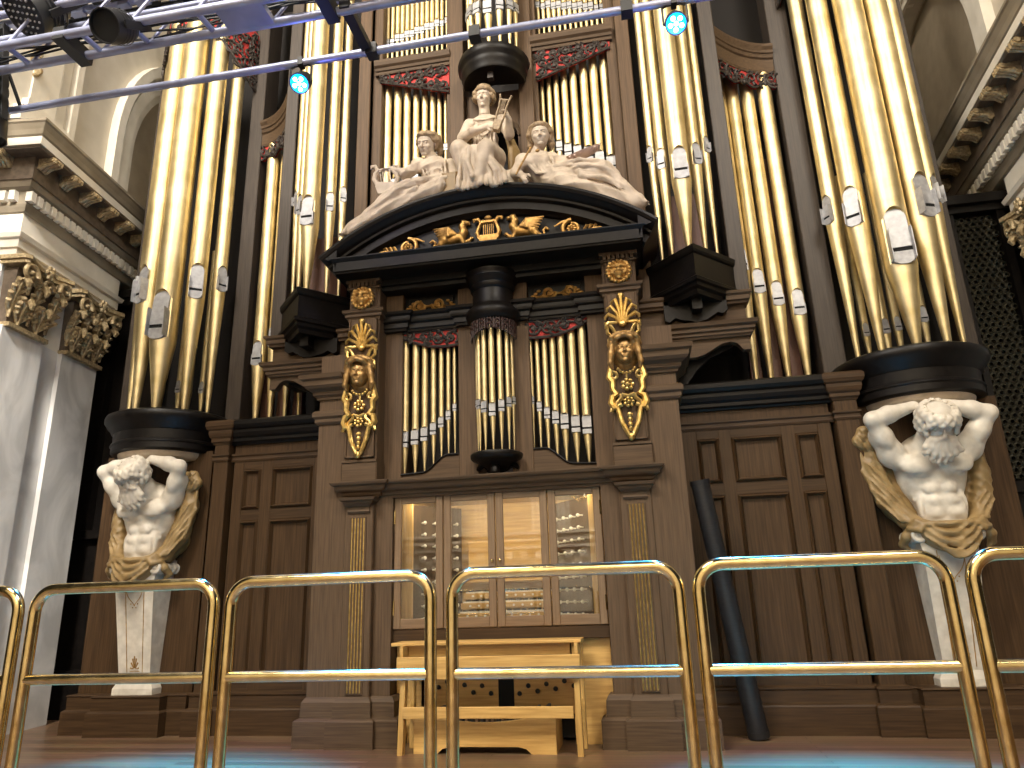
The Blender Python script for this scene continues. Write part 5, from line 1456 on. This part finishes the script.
# ---- three stone muses on the pediment
def seated():
    def fit(mb):
        mb.v = [(.01+(x-.01)*.95, y, 4.92+(z-4.92)*1.035) for x, y, z in mb.v]; return mb
    t = thing('seated_muse_statue', (.02, .15, 4.92), 'cream stone woman seated upright at the pediment top holding a slim lyre', 'statue')
    S = SDF((-.40, -.34, 4.84), (.45, .50, 6.02), .0085)
    S.ell((.0, .20, 5.42), (.17, .13, .16), k=.05); S.ell((-.0, .17, 5.60), (.135, .10, .17), k=.05)
    S.ell((.0, .15, 5.79), (.17, .095, .085), k=.04); S.ell((-.06, .0, 5.22), (.17, .15, .17), k=.05)
    for q in (-1, 1): S.ell((q*.068-.002, .075, 5.69), (.058, .05, .055), k=.025)
    S.chain([(0, .13, 5.80), (.002, .11, 5.87), (.004, .09, 5.94)], [.07, .052, .05], k=.025)
    hr = .119; rot = euler(14, 3, -4)
    # thighs, knees, shins under the gown
    for a, b, c in (((-.09, .16, 5.36), (-.235, -.09, 5.37), (-.15, -.06, 4.95)), ((.10, .15, 5.38), (.07, -.14, 5.30), (-.03, -.17, 4.95))):
        S.cap(a, b, .115, .088, k=.04); S.cap(b, c, .082, .062, k=.04)
    S.cap((-.04, .04, 5.18), (-.02, .06, 4.96), .14, .16, k=.05)
    S.ell((.0, .22, 5.1), (.24, .18, .28), k=.05)
    for i in range(11):      # gown folds
        u = i/10; x0 = -.21+.34*u; x1 = -.21+.46*u
        S.chain([(x0, -.165+.03*abs(sin(i*2.1)), 5.33-.02*sin(i)), (x0*.9+x1*.1+.015*sin(i*1.7), -.16+.02*cos(i*3), 5.18), (x1, -.17+.03*sin(i*1.3), 5.02), (x1*1.06, -.19+.03*sin(i), 4.90)], [.016, .024, .026, .030], k=.010)
    S.cap((-.10, -.05, 5.28), (-.08, -.02, 5.03), .115, .125, k=.05)
    for i in range(4): swag(S, (-.11+.012*i, .07, 5.80-.035*i), (.12-.012*i, .07, 5.79-.035*i), .05+.025*i, 7, .013, k=.007, out=(0, -.055, 0))
    for i in range(6): S.chain([(-.11+.045*i, .075, 5.64), (-.10+.042*i, .065, 5.55), (-.11+.046*i, .06, 5.45)], [.012, .015, .014], k=.008)
    # arms: right crosses the waist, left raised to the lyre
    S.chain([(-.175, .15, 5.79), (-.235, .08, 5.61)], [.072, .056], k=.03); S.chain([(-.235, .08, 5.61), (-.09, -.06, 5.565), (.06, -.10, 5.575)], [.055, .046, .032], k=.025)
    hand(S, (.06, -.10, 5.575), (1, -.1, .05), (0, -1, .1), .15, .5, -1, k=.006)
    S.chain([(.18, .15, 5.79), (.27, .09, 5.60)], [.070, .055], k=.03); S.chain([(.265, .09, 5.58), (.29, -.02, 5.67)], [.052, .034], k=.025)
    hand(S, (.29, -.03, 5.67), (-.15, -.5, .8), (1, -.3, .2), .15, .75, 1, k=.006)
    # feet
    S.cap((-.04, -.19, 4.955), (-.06, -.27, 4.945), .036, .026, k=.015); S.cap((-.17, -.10, 4.955), (-.21, -.17, 4.94), .034, .026, k=.015)
    S.ripple(lambda X, Y, Z: 30*(X/(1.0+1.2*(5.4-Z)))+2.2*np.sin(5*Z)+6*Y, .013, lambda X, Y, Z: (5.34-Z)*8)
    S.ripple(lambda X, Y, Z: 34*(Z-.9*X*X)+9*X, .008, lambda X, Y, Z: ((Z-5.40)*12)*((5.78-Z)*14)*(np.abs(X) < .15))
    fit(S.mb()).build('body', 'stone', t, True)
    H = SDF((-.2, -.14, 5.84), (.22, .30, 6.32), .006)
    L = head(H, (.008, .075, 6.035), hr, rot)
    H.cap((.003, .105, 5.86), (.005, .085, 5.98), .060, .054, k=.02)
    fit(H.mb()).build('head', 'stone', t, True)
    H = SDF((-.2, -.14, 5.84), (.22, .30, 6.32), .006)
    L = lambda x, y, z: np.array((.008, .075, 6.035))+rot@np.array([x*hr, y*hr, z*hr])
    for i in range(15):
        a = R(-20+220*i/14)
        for zz in (.1, .5): H.chain([L(.80*cos(a), .1+.9*sin(a), zz), L(.86*cos(a+.2), .1+.98*sin(a+.2), zz-.15), L(.80*cos(a+.35), .1+.9*sin(a+.35), zz-.3)], [.024, .026, .014], k=.008)
    H.ell(L(0, .2, .42), (.80*hr, .82*hr, .66*hr), rot, k=.02)
    for i in range(13):
        a = R(180+180*i/12)
        H.ell(L(.74*cos(a), .12+.80*sin(a), .50+.12*abs(sin(a))), (.022, .022, .024), k=.006)
        H.ell(L(.50*cos(a), .12+.60*sin(a), .84), (.026, .026, .024), k=.006)
    H.ell(L(0, .98, .15), (.055, .055, .055), k=.02)
    tag(fit(H.mb()).build('hair', 'hairstone', t, True), 'brown tinted hair')
    # slim lyre leaning on the left arm
    m = MB()
    Q = Matrix.Translation((.20, -.12, 5.60)) @ Matrix.Rotation(R(17), 4, 'Y')
    m.prism([(-.045, -.12), (.045, -.12), (.055, -.06), (.05, .0), (-.05, .0), (-.055, -.06)], -.03, .03)
    for q in (-1, 1): m.tube([(q*u, 0, v) for u, v in [(.045, -.02), (.06, .08), (.055, .18), (.07, .28), (.085, .33)]], [.017, .016, .014, .014, .016], 7)
    m.tube([(-.08, 0, .27), (.08, 0, .27)], .013, 7)
    for k in range(4): m.tube([(-.024+.016*k, -.01, -.03), (-.024+.016*k, -.01, .27)], .004, 5)
    m.v = [(x*.72, y, z*.88) for x, y, z in m.v]
    fit(m.xf(Q)).build('lyre', 'hairstone', t, 40)
    D = SDF((-.36, -.05, 4.9), (.42, .5, 5.9), .011)
    for i in range(5):
        D.chain([(-.17-.01*i, .20, 5.78), (-.22-.012*i, .22+.02*i, 5.5), (-.20-.02*i, .22+.03*i, 5.2)], [.02, .035, .03], k=.012)
        D.chain([(.19+.008*i, .20, 5.76), (.265+.012*i, .20+.02*i, 5.5), (.25+.018*i, .22+.03*i, 5.15)], [.02, .035, .035], k=.012)
    tag(fit(D.mb()).build('cloak', 'drape', t, True), 'ochre cloak down the back')
    MB().bbox(-.30, .32, .0, .48, 4.86, 5.16, .02).build('seat_block', 'stone', t)
seated()

def lay_top(x): return zc_+math.sqrt(Rr*Rr-x*x)
def reclining(s):
    left = s < 0
    t = thing('reclining_muse_statue', (s*.75, .1, 4.78), 'cream stone woman reclining on the left of the pediment with a small lyre' if left else 'cream stone woman reclining on the right of the pediment, arm stretched to a shell dish', 'statue')
    S = SDF((-1.62, -.30, 4.38), (-.12, .42, 5.74), .0095) if left else SDF((.12, -.30, 4.32), (1.68, .42, 5.66), .0095)
    if left:
        pel, wa, ch, nk, hd = (-.46, .06, 5.03), (-.47, .06, 5.15), (-.52, .07, 5.30), (-.545, .05, 5.44), (-.57, .0, 5.565)
        shR, elR, wrR = (-.665, .02, 5.34), (-.775, -.08, 5.20), (-.915, -.10, 5.26)
        shL, elL, wrL = (-.36, .10, 5.34), (-.295, .02, 5.16), (-.40, -.12, 5.06)
        kn, an, tip = (-.84, -.04, 5.01), (-1.28, -.06, 4.70), (-1.42, -.07, 4.63)
        kn2 = (-.80, .08, 4.97)
    else:
        pel, wa, ch, nk, hd = (.74, .07, 5.0), (.62, .07, 5.06), (.535, .06, 5.19), (.535, .05, 5.34), (.578, .0, 5.475)
        shR, elR, wrR = (.395, .03, 5.24), (.325, -.04, 5.07), (.40, -.13, 4.98)
        shL, elL, wrL = (.675, .09, 5.25), (.80, .06, 5.19), (.92, .02, 5.20)
        kn, an, tip = (1.16, -.03, 4.97), (1.42, -.06, 4.66), (1.52, -.08, 4.57)
        kn2 = (1.10, .10, 4.93)
    A = np.array
    S.ell(A(pel), (.19, .16, .14), k=.05); S.cap(pel, wa, .145, .115, k=.05); S.cap(wa, ch, .115, .135, k=.05)
    S.ell(A(ch)+A((0, 0, .03)), (.165, .105, .10), euler(0, 18*(1 if left else -1)*.6, 0), k=.04)
    for q in (-1, 1): S.ell(A(ch)+A((q*.075, -.085, -.01)), (.062, .055, .06), k=.025)
    S.chain([A(ch)+A((0, 0, .08)), nk, A(hd)+A((0, .03, -.08))], [.075, .052, .05], k=.025)
    for a, e, w, tgt in ((shR, elR, wrR, 1), (shL, elL, wrL, 0)):
        S.ell(A(a), (.078, .075, .075), k=.03); S.cap(a, e, .066, .052, k=.03); S.cap(e, w, .050, .032, k=.025)
    # hands
    if left:
        hand(S, wrR, (-1, -.1, .05), (0, -.3, 1), .16, .6, 1); hand(S, wrL, (-.25, -.25, -1), (.1, -1, .2), .16, .25, 1)
    else:
        hand(S, wrL, (1, -.1, .1), (0, -.3, 1), .16, .4, -1); hand(S, wrR, (.3, -.4, -.5), (0, -1, .4), .16, .7, 1)
    # legs beneath the gown and the long spread of cloth along the curve
    S.cap(pel, kn, .15, .105, k=.05); S.cap(kn, an, .10, .055, k=.04); S.cap(pel, kn2, .13, .10, k=.05); S.cap(kn2, A(an)+A((0, .08, .02)), .09, .06, k=.04)
    S.chain([an, A(an)*.5+A(tip)*.5+A((0, -.005, .01)), tip], [.05, .040, .026], k=.02)
    for i in range(4): S.cap(A(tip)+A((0, -.022+.016*i, -.004)), A(tip)+A((s*.045, -.024+.017*i, -.02)), .012, .009, k=.005)
    x0 = pel[0]; x1 = an[0]
    for i in range(12):
        u = i/11; x = x0+(x1-x0)*u; zt = lay_top(x)
        S.ell((x, .02, zt+.06+.02*(1-u)), (.10, .17, .10), k=.06)
    # folds sweeping from the hip along the legs, and across the body
    for i in range(9):
        f = i/8
        S.chain([(pel[0]+s*(.02+.02*i), pel[1]-.13-.02*sin(i), pel[2]+.10-.17*f), (kn[0]*.5+pel[0]*.5, -.13+.02*sin(2*i), (kn[2]+pel[2])/2+.075-.18*f), (kn[0]+s*.02, -.135+.02*cos(i), kn[2]+.05-.19*f), (kn[0]*.45+an[0]*.55, -.13+.015*sin(i*3), kn[2]*.45+an[2]*.55+.03-.12*f), (an[0]+s*.0, -.115, an[2]+.03-.09*f)],
                [.016, .022, .024, .020, .012], k=.009)
    for i in range(7):
        a = A(shL if left else shR); b = A(pel)
        S.chain([A(ch)+A((.13-.04*i, -.07-.02*sin(i*1.2), .07)), A(ch)*.5+A(wa)*.5+A((.12-.038*i, -.115, .0)), A(wa)+A((.11-.034*i, -.125, -.03)), b+A((.13-.04*i, -.13, .02))], [.010, .014, .015, .014], k=.007)
    for i in range(4): swag(S, A(ch)+A((-.13, -.05, .07-.02*i)), A(ch)+A((.13, -.05, .07-.02*i)), .035+.025*i, 6, .011, k=.006, out=(0, -.05, 0))
    for i in range(5): swag(S, A(pel)+A((-.15, -.10, .10-.03*i)), A(pel)+A((.15, -.11, .09-.03*i)), .04, 6, .015, k=.007, out=(0, -.05, 0))
    R0 = zc_
    S.ripple(lambda X, Y, Z: 36*(np.sqrt(X*X+(Z-R0)**2)-Rr)+2.5*np.sin(4*X)+4*Y, .014, lambda X, Y, Z: (s*(X-pel[0])+.05)*9*((1.36-np.abs(X))*9))
    S.ripple(lambda X, Y, Z: 30*(s*.75*(X-ch[0])+.6*(Z-ch[2]))+8*Y, .009, lambda X, Y, Z: (.14-s*(X-pel[0]))*9*((ch[2]+.07-Z)*14)*((.17-np.abs(X-ch[0]))*20))
    S.mb().build('body', 'stone', t, True)
    hr = .13
    rot = euler(26, 12, -14) if left else euler(14, -2, 4)
    lo = A(hd)-.24; hi = A(hd)+.26
    H = SDF(lo, hi, .006)
    head(H, hd, hr, rot)
    H.cap(nk, A(hd)+A((0, .03, -.06)), .05, .05, k=.02)
    H.mb().build('head', 'stone', t, True)
    L = lambda x, y, z: A(hd)+rot@A([x*hr, y*hr, z*hr])
    H = SDF(lo, hi, .006)
    H.ell(L(0, .22, .36), (.80*hr, .82*hr, .68*hr), rot, k=.02)
    for i in range(11):
        a = R(180+180*i/10)
        H.chain([L(.30*cos(a), -.50+.1*abs(cos(a)), .86), L(.66*cos(a), .1+.66*sin(a), .66), L(.86*cos(a), .12+.70*sin(a)*.6, .25), L(.84*cos(a), .35, .0)], [.014, .026, .026, .02], k=.007)
    for i in range(9):
        a = R(-10+200*i/8)
        H.chain([L(.76*cos(a), .2+.76*sin(a), .5), L(.84*cos(a+.15), .2+.85*sin(a+.15), .1), L(.72*cos(a), .2+.74*sin(a), -.35)], [.026, .028, .018], k=.008)
    if left: H.ell(L(.3, 1.0, -.1), (.06, .055, .055), k=.02); H.chain([L(.62, .6, -.2), L(.7, .65, -.6), L(.62, .55, -.95)], [.035, .032, .016], k=.01)
    else:
        H.ell(L(0, .95, .2), (.06, .055, .055), k=.02)
        for q in (-1, 1): H.chain([L(q*.74, .3, -.1), L(q*.80, .32, -.6), L(q*.74, .28, -1.0)], [.032, .034, .016], k=.01)
    H.chain([L(-.72, -.25, .62), L(-.3, -.62, .72), L(.3, -.62, .72), L(.72, -.25, .62)], .016, k=.006)
    tag(H.mb().build('hair', 'hairstone', t, True), 'brown tinted hair with a fillet')
    if left:
        m = MB(); YL = -.09
        def q3(u, v, d=0): return (-.96+u*.98-v*.10, YL-d, 5.10+v-u*.12)
        m.prism([(-.09, -.13), (.09, -.13), (.11, -.05), (.10, .0), (-.10, .0), (-.11, -.05)], -.05, .03)
        k = len(m.v); m.v = [q3(x, z, -y) for x, y, z in m.v]
        for q in (-1, 1):
            m.tube([q3(u*q, v, .02) for u, v in [(.09, -.02), (.125, .05), (.11, .11), (.08, .15), (.10, .195), (.145, .19), (.145, .165)]], [.022, .024, .02, .018, .02, .018, .012], 8)
        m.tube([q3(-.10, .15, .02), q3(.10, .15, .02)], .014, 8)
        for i in range(5): m.tube([q3(-.05+.025*i, -.03, .025), q3(-.05+.025*i, .15, .03)], .006, 5)
        m.build('lyre', 'stone', t, 40)
        tag(MB().bbox(-.40, -.24, -.10, .1, 4.9, 5.15, .02).build('cushion_block', 'drape', t), 'ochre block under the elbow')
    else:
        m = MB()
        Q = Matrix.Translation((1.0, -.02, 5.20)) @ Matrix.Rotation(R(-17), 4, 'Y') @ Matrix.Rotation(R(28), 4, 'X')
        m.lathe([(.02, -.045), (.09, -.035), (.155, -.005), (.18, .035), (.17, .035), (.145, .008), (.08, -.015), (.002, -.02)], 0, 0, 26)
        m.v = [(x*1.0, y*.55, z) for x, y, z in m.v]
        for i in range(7): m.tube([(-.13+.043*i, -.04, -.025), (-.15+.05*i, -.085, .02)], .012, 5)
        m.xf(Q); m.build('shell_dish', 'pinkish', t, 40)
        m = MB(); m.tube([(.50, -.16, 5.25), (.43, -.19, 5.10), (.355, -.20, 4.95)], .010, 7); m.ell((.56, -.12, 5.235), (.022, .012, .02), 8, 5)
        tag(m.build('wand', 'bronze', t, True), 'thin dark rod')
reclining(-1); reclining(1)
# ================================================================== CONSOLE, BENCH, PEDALS, TUBE
t = thing('organ_console', (0, .5, 0), 'organ keyboards and stop knobs seen through the glass doors', 'organ console')
def C_(mb, name, mat, par=None, sm=False): return mb.build(name, mat, par or t, sm)
m = MB(); m.box(-.92, .92, .95, 1.0, .85, 2.10); m.box(-.92, .92, .30, 1.0, .78, .86); m.box(-.92, .92, .45, 1.0, 2.03, 2.09)
C_(m, 'casing', 'maple')
for k in range(4):
    z = .93+.085*k; y = .36+.11*k
    kb = C_(MB().bbox(-.42, .42, y, y+.25, z-.05, z, .004), 'manual', 'maple')
    m = MB()
    for i in range(42): m.box(-.40+i*.8/42+.001, -.40+(i+1)*.8/42-.001, y+.005, y+.16, z+.001, z+.014)
    C_(m, 'white_keys', 'ivory', kb)
    m = MB()
    for i in range(41):
        if i % 7 not in (2, 6): m.box(-.40+(i+1)*.8/42-.005, -.40+(i+1)*.8/42+.005, y+.06, y+.16, z+.012, z+.026)
    C_(m, 'black_keys', 'black', kb)
    m = MB()
    for i in range(9): m.tube([(-.33+i*.08, y+.002, z-.025), (-.33+i*.08, y-.012, z-.025)], .010, 8)
    C_(m, 'thumb_pistons', 'ivory', kb, 40)
C_(MB().bbox(-.40, .40, .80, .83, 1.28, 1.66, .006), 'music_desk', 'maple')
C_(MB().box(-.84, .84, .24, .31, 2.005, 2.03), 'console_fill_strip', 'brass')  # brass strip added out of sight, over the fill light
for s in (-1, 1):
    a = MB(); a.add([(s*.46, .80, .88), (s*.80, .36, .88), (s*.86, .42, .88), (s*.52, .86, .88), (s*.46, .80, 1.98), (s*.80, .36, 1.98), (s*.86, .42, 1.98), (s*.52, .86, 1.98)],
                    [(3, 2, 1, 0), (4, 5, 6, 7), (0, 1, 5, 4), (1, 2, 6, 5), (2, 3, 7, 6), (3, 0, 4, 7)])
    jb = C_(a, 'stop_jamb', 'walnut')
    C_(MB().bbox(s*.80, s*.92, .33, .8, .86, 2.03, .006), 'jamb_cheek', 'maple_v', jb)
    m = MB()
    for r_ in range(9):
        for c_ in range(4):
            f = (c_+.5)/4
            x, y = s*(.48+.30*f), .775-.39*f
            z = .98+.105*r_
            m.tube([(x, y, z), (x-s*.035, y-.03, z)], .008, 6); m.ell((x-s*.04, y-.036, z), (.017, .017, .017), 8, 6)
    C_(m, 'stop_knobs', 'ivory', jb, 40)
# light wooden lower front of the console with the toe pistons
C_(MB().box(.60, .92, .26, .5, .0, .80), 'end_panel', 'maple')
C_(MB().box(-.92, -.66, .30, .5, .0, .80), 'end_panel', 'maple')
C_(MB().box(-.70, .62, .30, .34, .22, .60), 'knee_panel', 'maple')
C_(MB().box(-.03, .10, .285, .31, .22, .60), 'swell_shoe_opening', 'slot')
rnd = random.Random(2)
for q in (-1, 1):
    for i in range(8):
        m = MB()
        x = .035+q*(.12+.075*i); z = .36+.05*(i % 2)+.012*rnd.random()+.009*i
        m.tube([(x, .30, z), (x, .25, z+.012)], .010, 7); m.ell((x, .245, z+.013), (.02, .012, .02), 8, 5)
        C_(m, 'toe_piston', 'black', None, 40)
C_(MB().box(-.92, .92, .42, .9, .02, .78), 'lower_case', 'dark')

t = thing('pedalboard', (-.07, .05, 0), 'pale wooden concave pedalboard under the organ bench', 'pedalboard')
N = 16
top = [(-.63+1.12*i/N, .285-.065*sin(PI*i/N)) for i in range(N+1)]
ft = [(.49, 0), (.30, 0), (.26, .035), (.20, .05), (-.34, .05), (-.40, .035), (-.44, 0), (-.63, 0)]
MB().prism(top+ft, -.125, -.095).build('front_board', 'maple', t)
for x in (-.63, .46): MB().bbox(x, x+.03, -.095, .28, 0, .28, .004).build('side_board', 'maple_v', t)
for i in range(26):
    x = -.59+1.04*i/25; z = .268-.045*sin(PI*(x+.63)/1.12)
    sharp = i % 7 in (1, 3, 5)
    MB().box(x-.011, x+.011, -.09, .28, z-.02, z+.02).join(MB().box(x-.011, x+.011, .02, .2, z+.02, z+.055) if sharp else MB()).build('pedal', 'black' if sharp else 'oak', t)

t = thing('organ_bench', (-.04, -.03, 0), 'pale wooden organ bench with deep front board, before the console', 'bench')
MB().bbox(-.83, .715, -.12, .16, .785, .812, .006).build('seat', 'maple', t)
MB().bbox(-.76, .62, -.06, -.03, .70, .79, .004).build('apron', 'maple', t)
MB().bbox(-.735, .712, -.255, -.225, .545, .712, .005).build('front_board', 'maple', t)
MB().bbox(-.69, .64, -.225, -.195, .262, .345, .004).build('stretcher', 'maple', t)
for x, s in ((-.74, -1), (.655, 1)):
    m = MB(); m.add([(x, -.20, 0), (x+.042, -.20, 0), (x+.042, -.13, 0), (x, -.13, 0), (x+.03*(s < 0), -.225, .56), (x+.042+.03*(s < 0), -.225, .56), (x+.042+.03*(s < 0), -.155, .56), (x+.03*(s < 0), -.155, .56)],
                    [(3, 2, 1, 0), (4, 5, 6, 7), (0, 1, 5, 4), (1, 2, 6, 5), (2, 3, 7, 6), (3, 0, 4, 7)])
    m.build('leg', 'maple_v', t)
    MB().bbox(x+.01, x+.05, .07, .13, 0, .79, .004).build('leg', 'maple_v', t)
    MB().bbox(x+.012, x+.04, -.2, .1, .55, .79, .004).build('end_board', 'maple', t)
    m = MB(); m.tube([(x+.03, -.14, .12), (x+.03, .09, .36)], .02, 4); m.build('diagonal_brace', 'maple_v', t)

t = thing('black_tube', (1.98, .46, 0), 'long black plastic tube leaning against the right wing of the case', 'tube')
a, b = Vector((2.035, .46, .02)), Vector((1.765, .215, 2.03))
m = MB(); m.tube([a, a.lerp(b, .5), b], [.082, .080, .078], 24, up=(0, 0, 1)); m.build('tube_body', 'blackpipe', t, 40)
d = (b-a).normalized()
MB().tube([b-d*.03, b+d*.012], [.084, .084], 24).build('end_cap', 'black', t, 40)
MB().tube([a-d*.0, a+d*.05], [.087, .087], 24).build('end_cap', 'black', t, 40)
# ================================================================== LIGHT AND CAMERA
def area(name, loc, target, size, power, color, size_y=None):
    l = bpy.data.lights.new(name, 'AREA'); l.energy = power; l.color = color; l.size = size
    if size_y: l.shape = 'RECTANGLE'; l.size_y = size_y
    o = bpy.data.objects.new(name, l); COL.objects.link(o); o.location = loc
    o.rotation_euler = (Vector(target)-Vector(loc)).to_track_quat('-Z', 'Y').to_euler()
    return o
def spot(name, loc, target, power, color, deg, blend=.6, rad=.06):
    l = bpy.data.lights.new(name, 'SPOT'); l.energy = power; l.color = color; l.spot_size = R(deg); l.spot_blend = blend; l.shadow_soft_size = rad
    o = bpy.data.objects.new(name, l); COL.objects.link(o); o.location = loc
    o.rotation_euler = (Vector(target)-Vector(loc)).to_track_quat('-Z', 'Y').to_euler()
    return o
area('hall_light', (-3.0, -7.0, 11.5), (0, 0, 4.2), 3.0, 1250, (1.0, .91, .78))
area('hall_light', (4.5, -7.5, 11.0), (1, 0, 3.8), 2.6, 800, (1.0, .91, .78))
area('stage_wash', (-3.2, -6.0, 8.5), (-5.2, .5, 4.0), 1.0, 260, (1.0, .94, .86))
area('hall_chandelier', (1.5, -12.0, 8.2), (1.0, 0, 2.0), 1.6, 80, (1.0, .90, .76))
spot('pier_wash', (-2.6, -6.0, 8.5), (-5.9, .1, 3.2), 5200, (1.0, .95, .88), 31, .7, .4)
area('console_fill_strip', (0, .275, 2.0), (0, .8, 1.3), 1.6, 14, (1.0, .86, .62), .06)  # unseen light added to brighten the console interior
area('rear_hall_light', (0, -7.0, 9.0), (0, -13, 6.5), 4.0, 2600, (1.0, .88, .70))
for x, tx in ((-1.247, -2.15), (1.817, 2.4)):
    # each spotlight: a tight cyan core and a softer violet edge on the boards, an added spot turned to the rails, a little stray glow
    spot('blue_beam', (x, -1.40, ZT-.36), (tx, -1.65, 0), 13000 if x < 0 else 17000, (.0, .42, 1.0), 38, .75)
    spot('blue_beam_edge', (x, -1.40, ZT-.36), (tx, -1.4, 0), 900, (.12, .12, 1.0), 42, .7)
    spot('blue_beam_rails', (x, -1.42, ZT-.36), (x+.1, -5.0, 0), 6000, (.02, .26, 1.0), 52, .6)
    l = bpy.data.lights.new('blue_glow', 'POINT'); l.energy = 7; l.color = (.22, .22, 1.0); l.shadow_soft_size = .06
    o = bpy.data.objects.new('blue_glow', l); COL.objects.link(o); o.location = (x, -1.40, ZT-.38)
W = bpy.data.worlds.new('World'); SC.world = W; W.use_nodes = True
W.node_tree.nodes['Background'].inputs[0].default_value = (.62, .54, .43, 1)
W.node_tree.nodes['Background'].inputs[1].default_value = .035

yaw, pit, rol = R(9.7945), R(16.5626), R(-1.8497)
f = Vector((-sin(yaw)*cos(pit), cos(yaw)*cos(pit), sin(pit)))
r0 = f.cross(Vector((0, 0, 1))).normalized(); u0 = r0.cross(f)
rr = r0*cos(rol)+u0*sin(rol); uu = -r0*sin(rol)+u0*cos(rol)
cam = bpy.data.cameras.new('camera'); co = bpy.data.objects.new('camera', cam); COL.objects.link(co)
mw = Matrix((rr, uu, -f)).transposed().to_4x4(); mw.translation = Vector((1.2531, -6.0, 1.15))
co.matrix_world = mw
cam.sensor_width = 36; cam.sensor_fit = 'HORIZONTAL'; cam.lens = 712.62*36/1024; cam.clip_start = .05
SC.camera = co
vs = SC.view_settings
SC.display_settings.display_device = 'sRGB'
vs.view_transform = 'Standard'; vs.look = 'None'; vs.exposure = 0.0; vs.gamma = 1.0; vs.use_curve_mapping = False
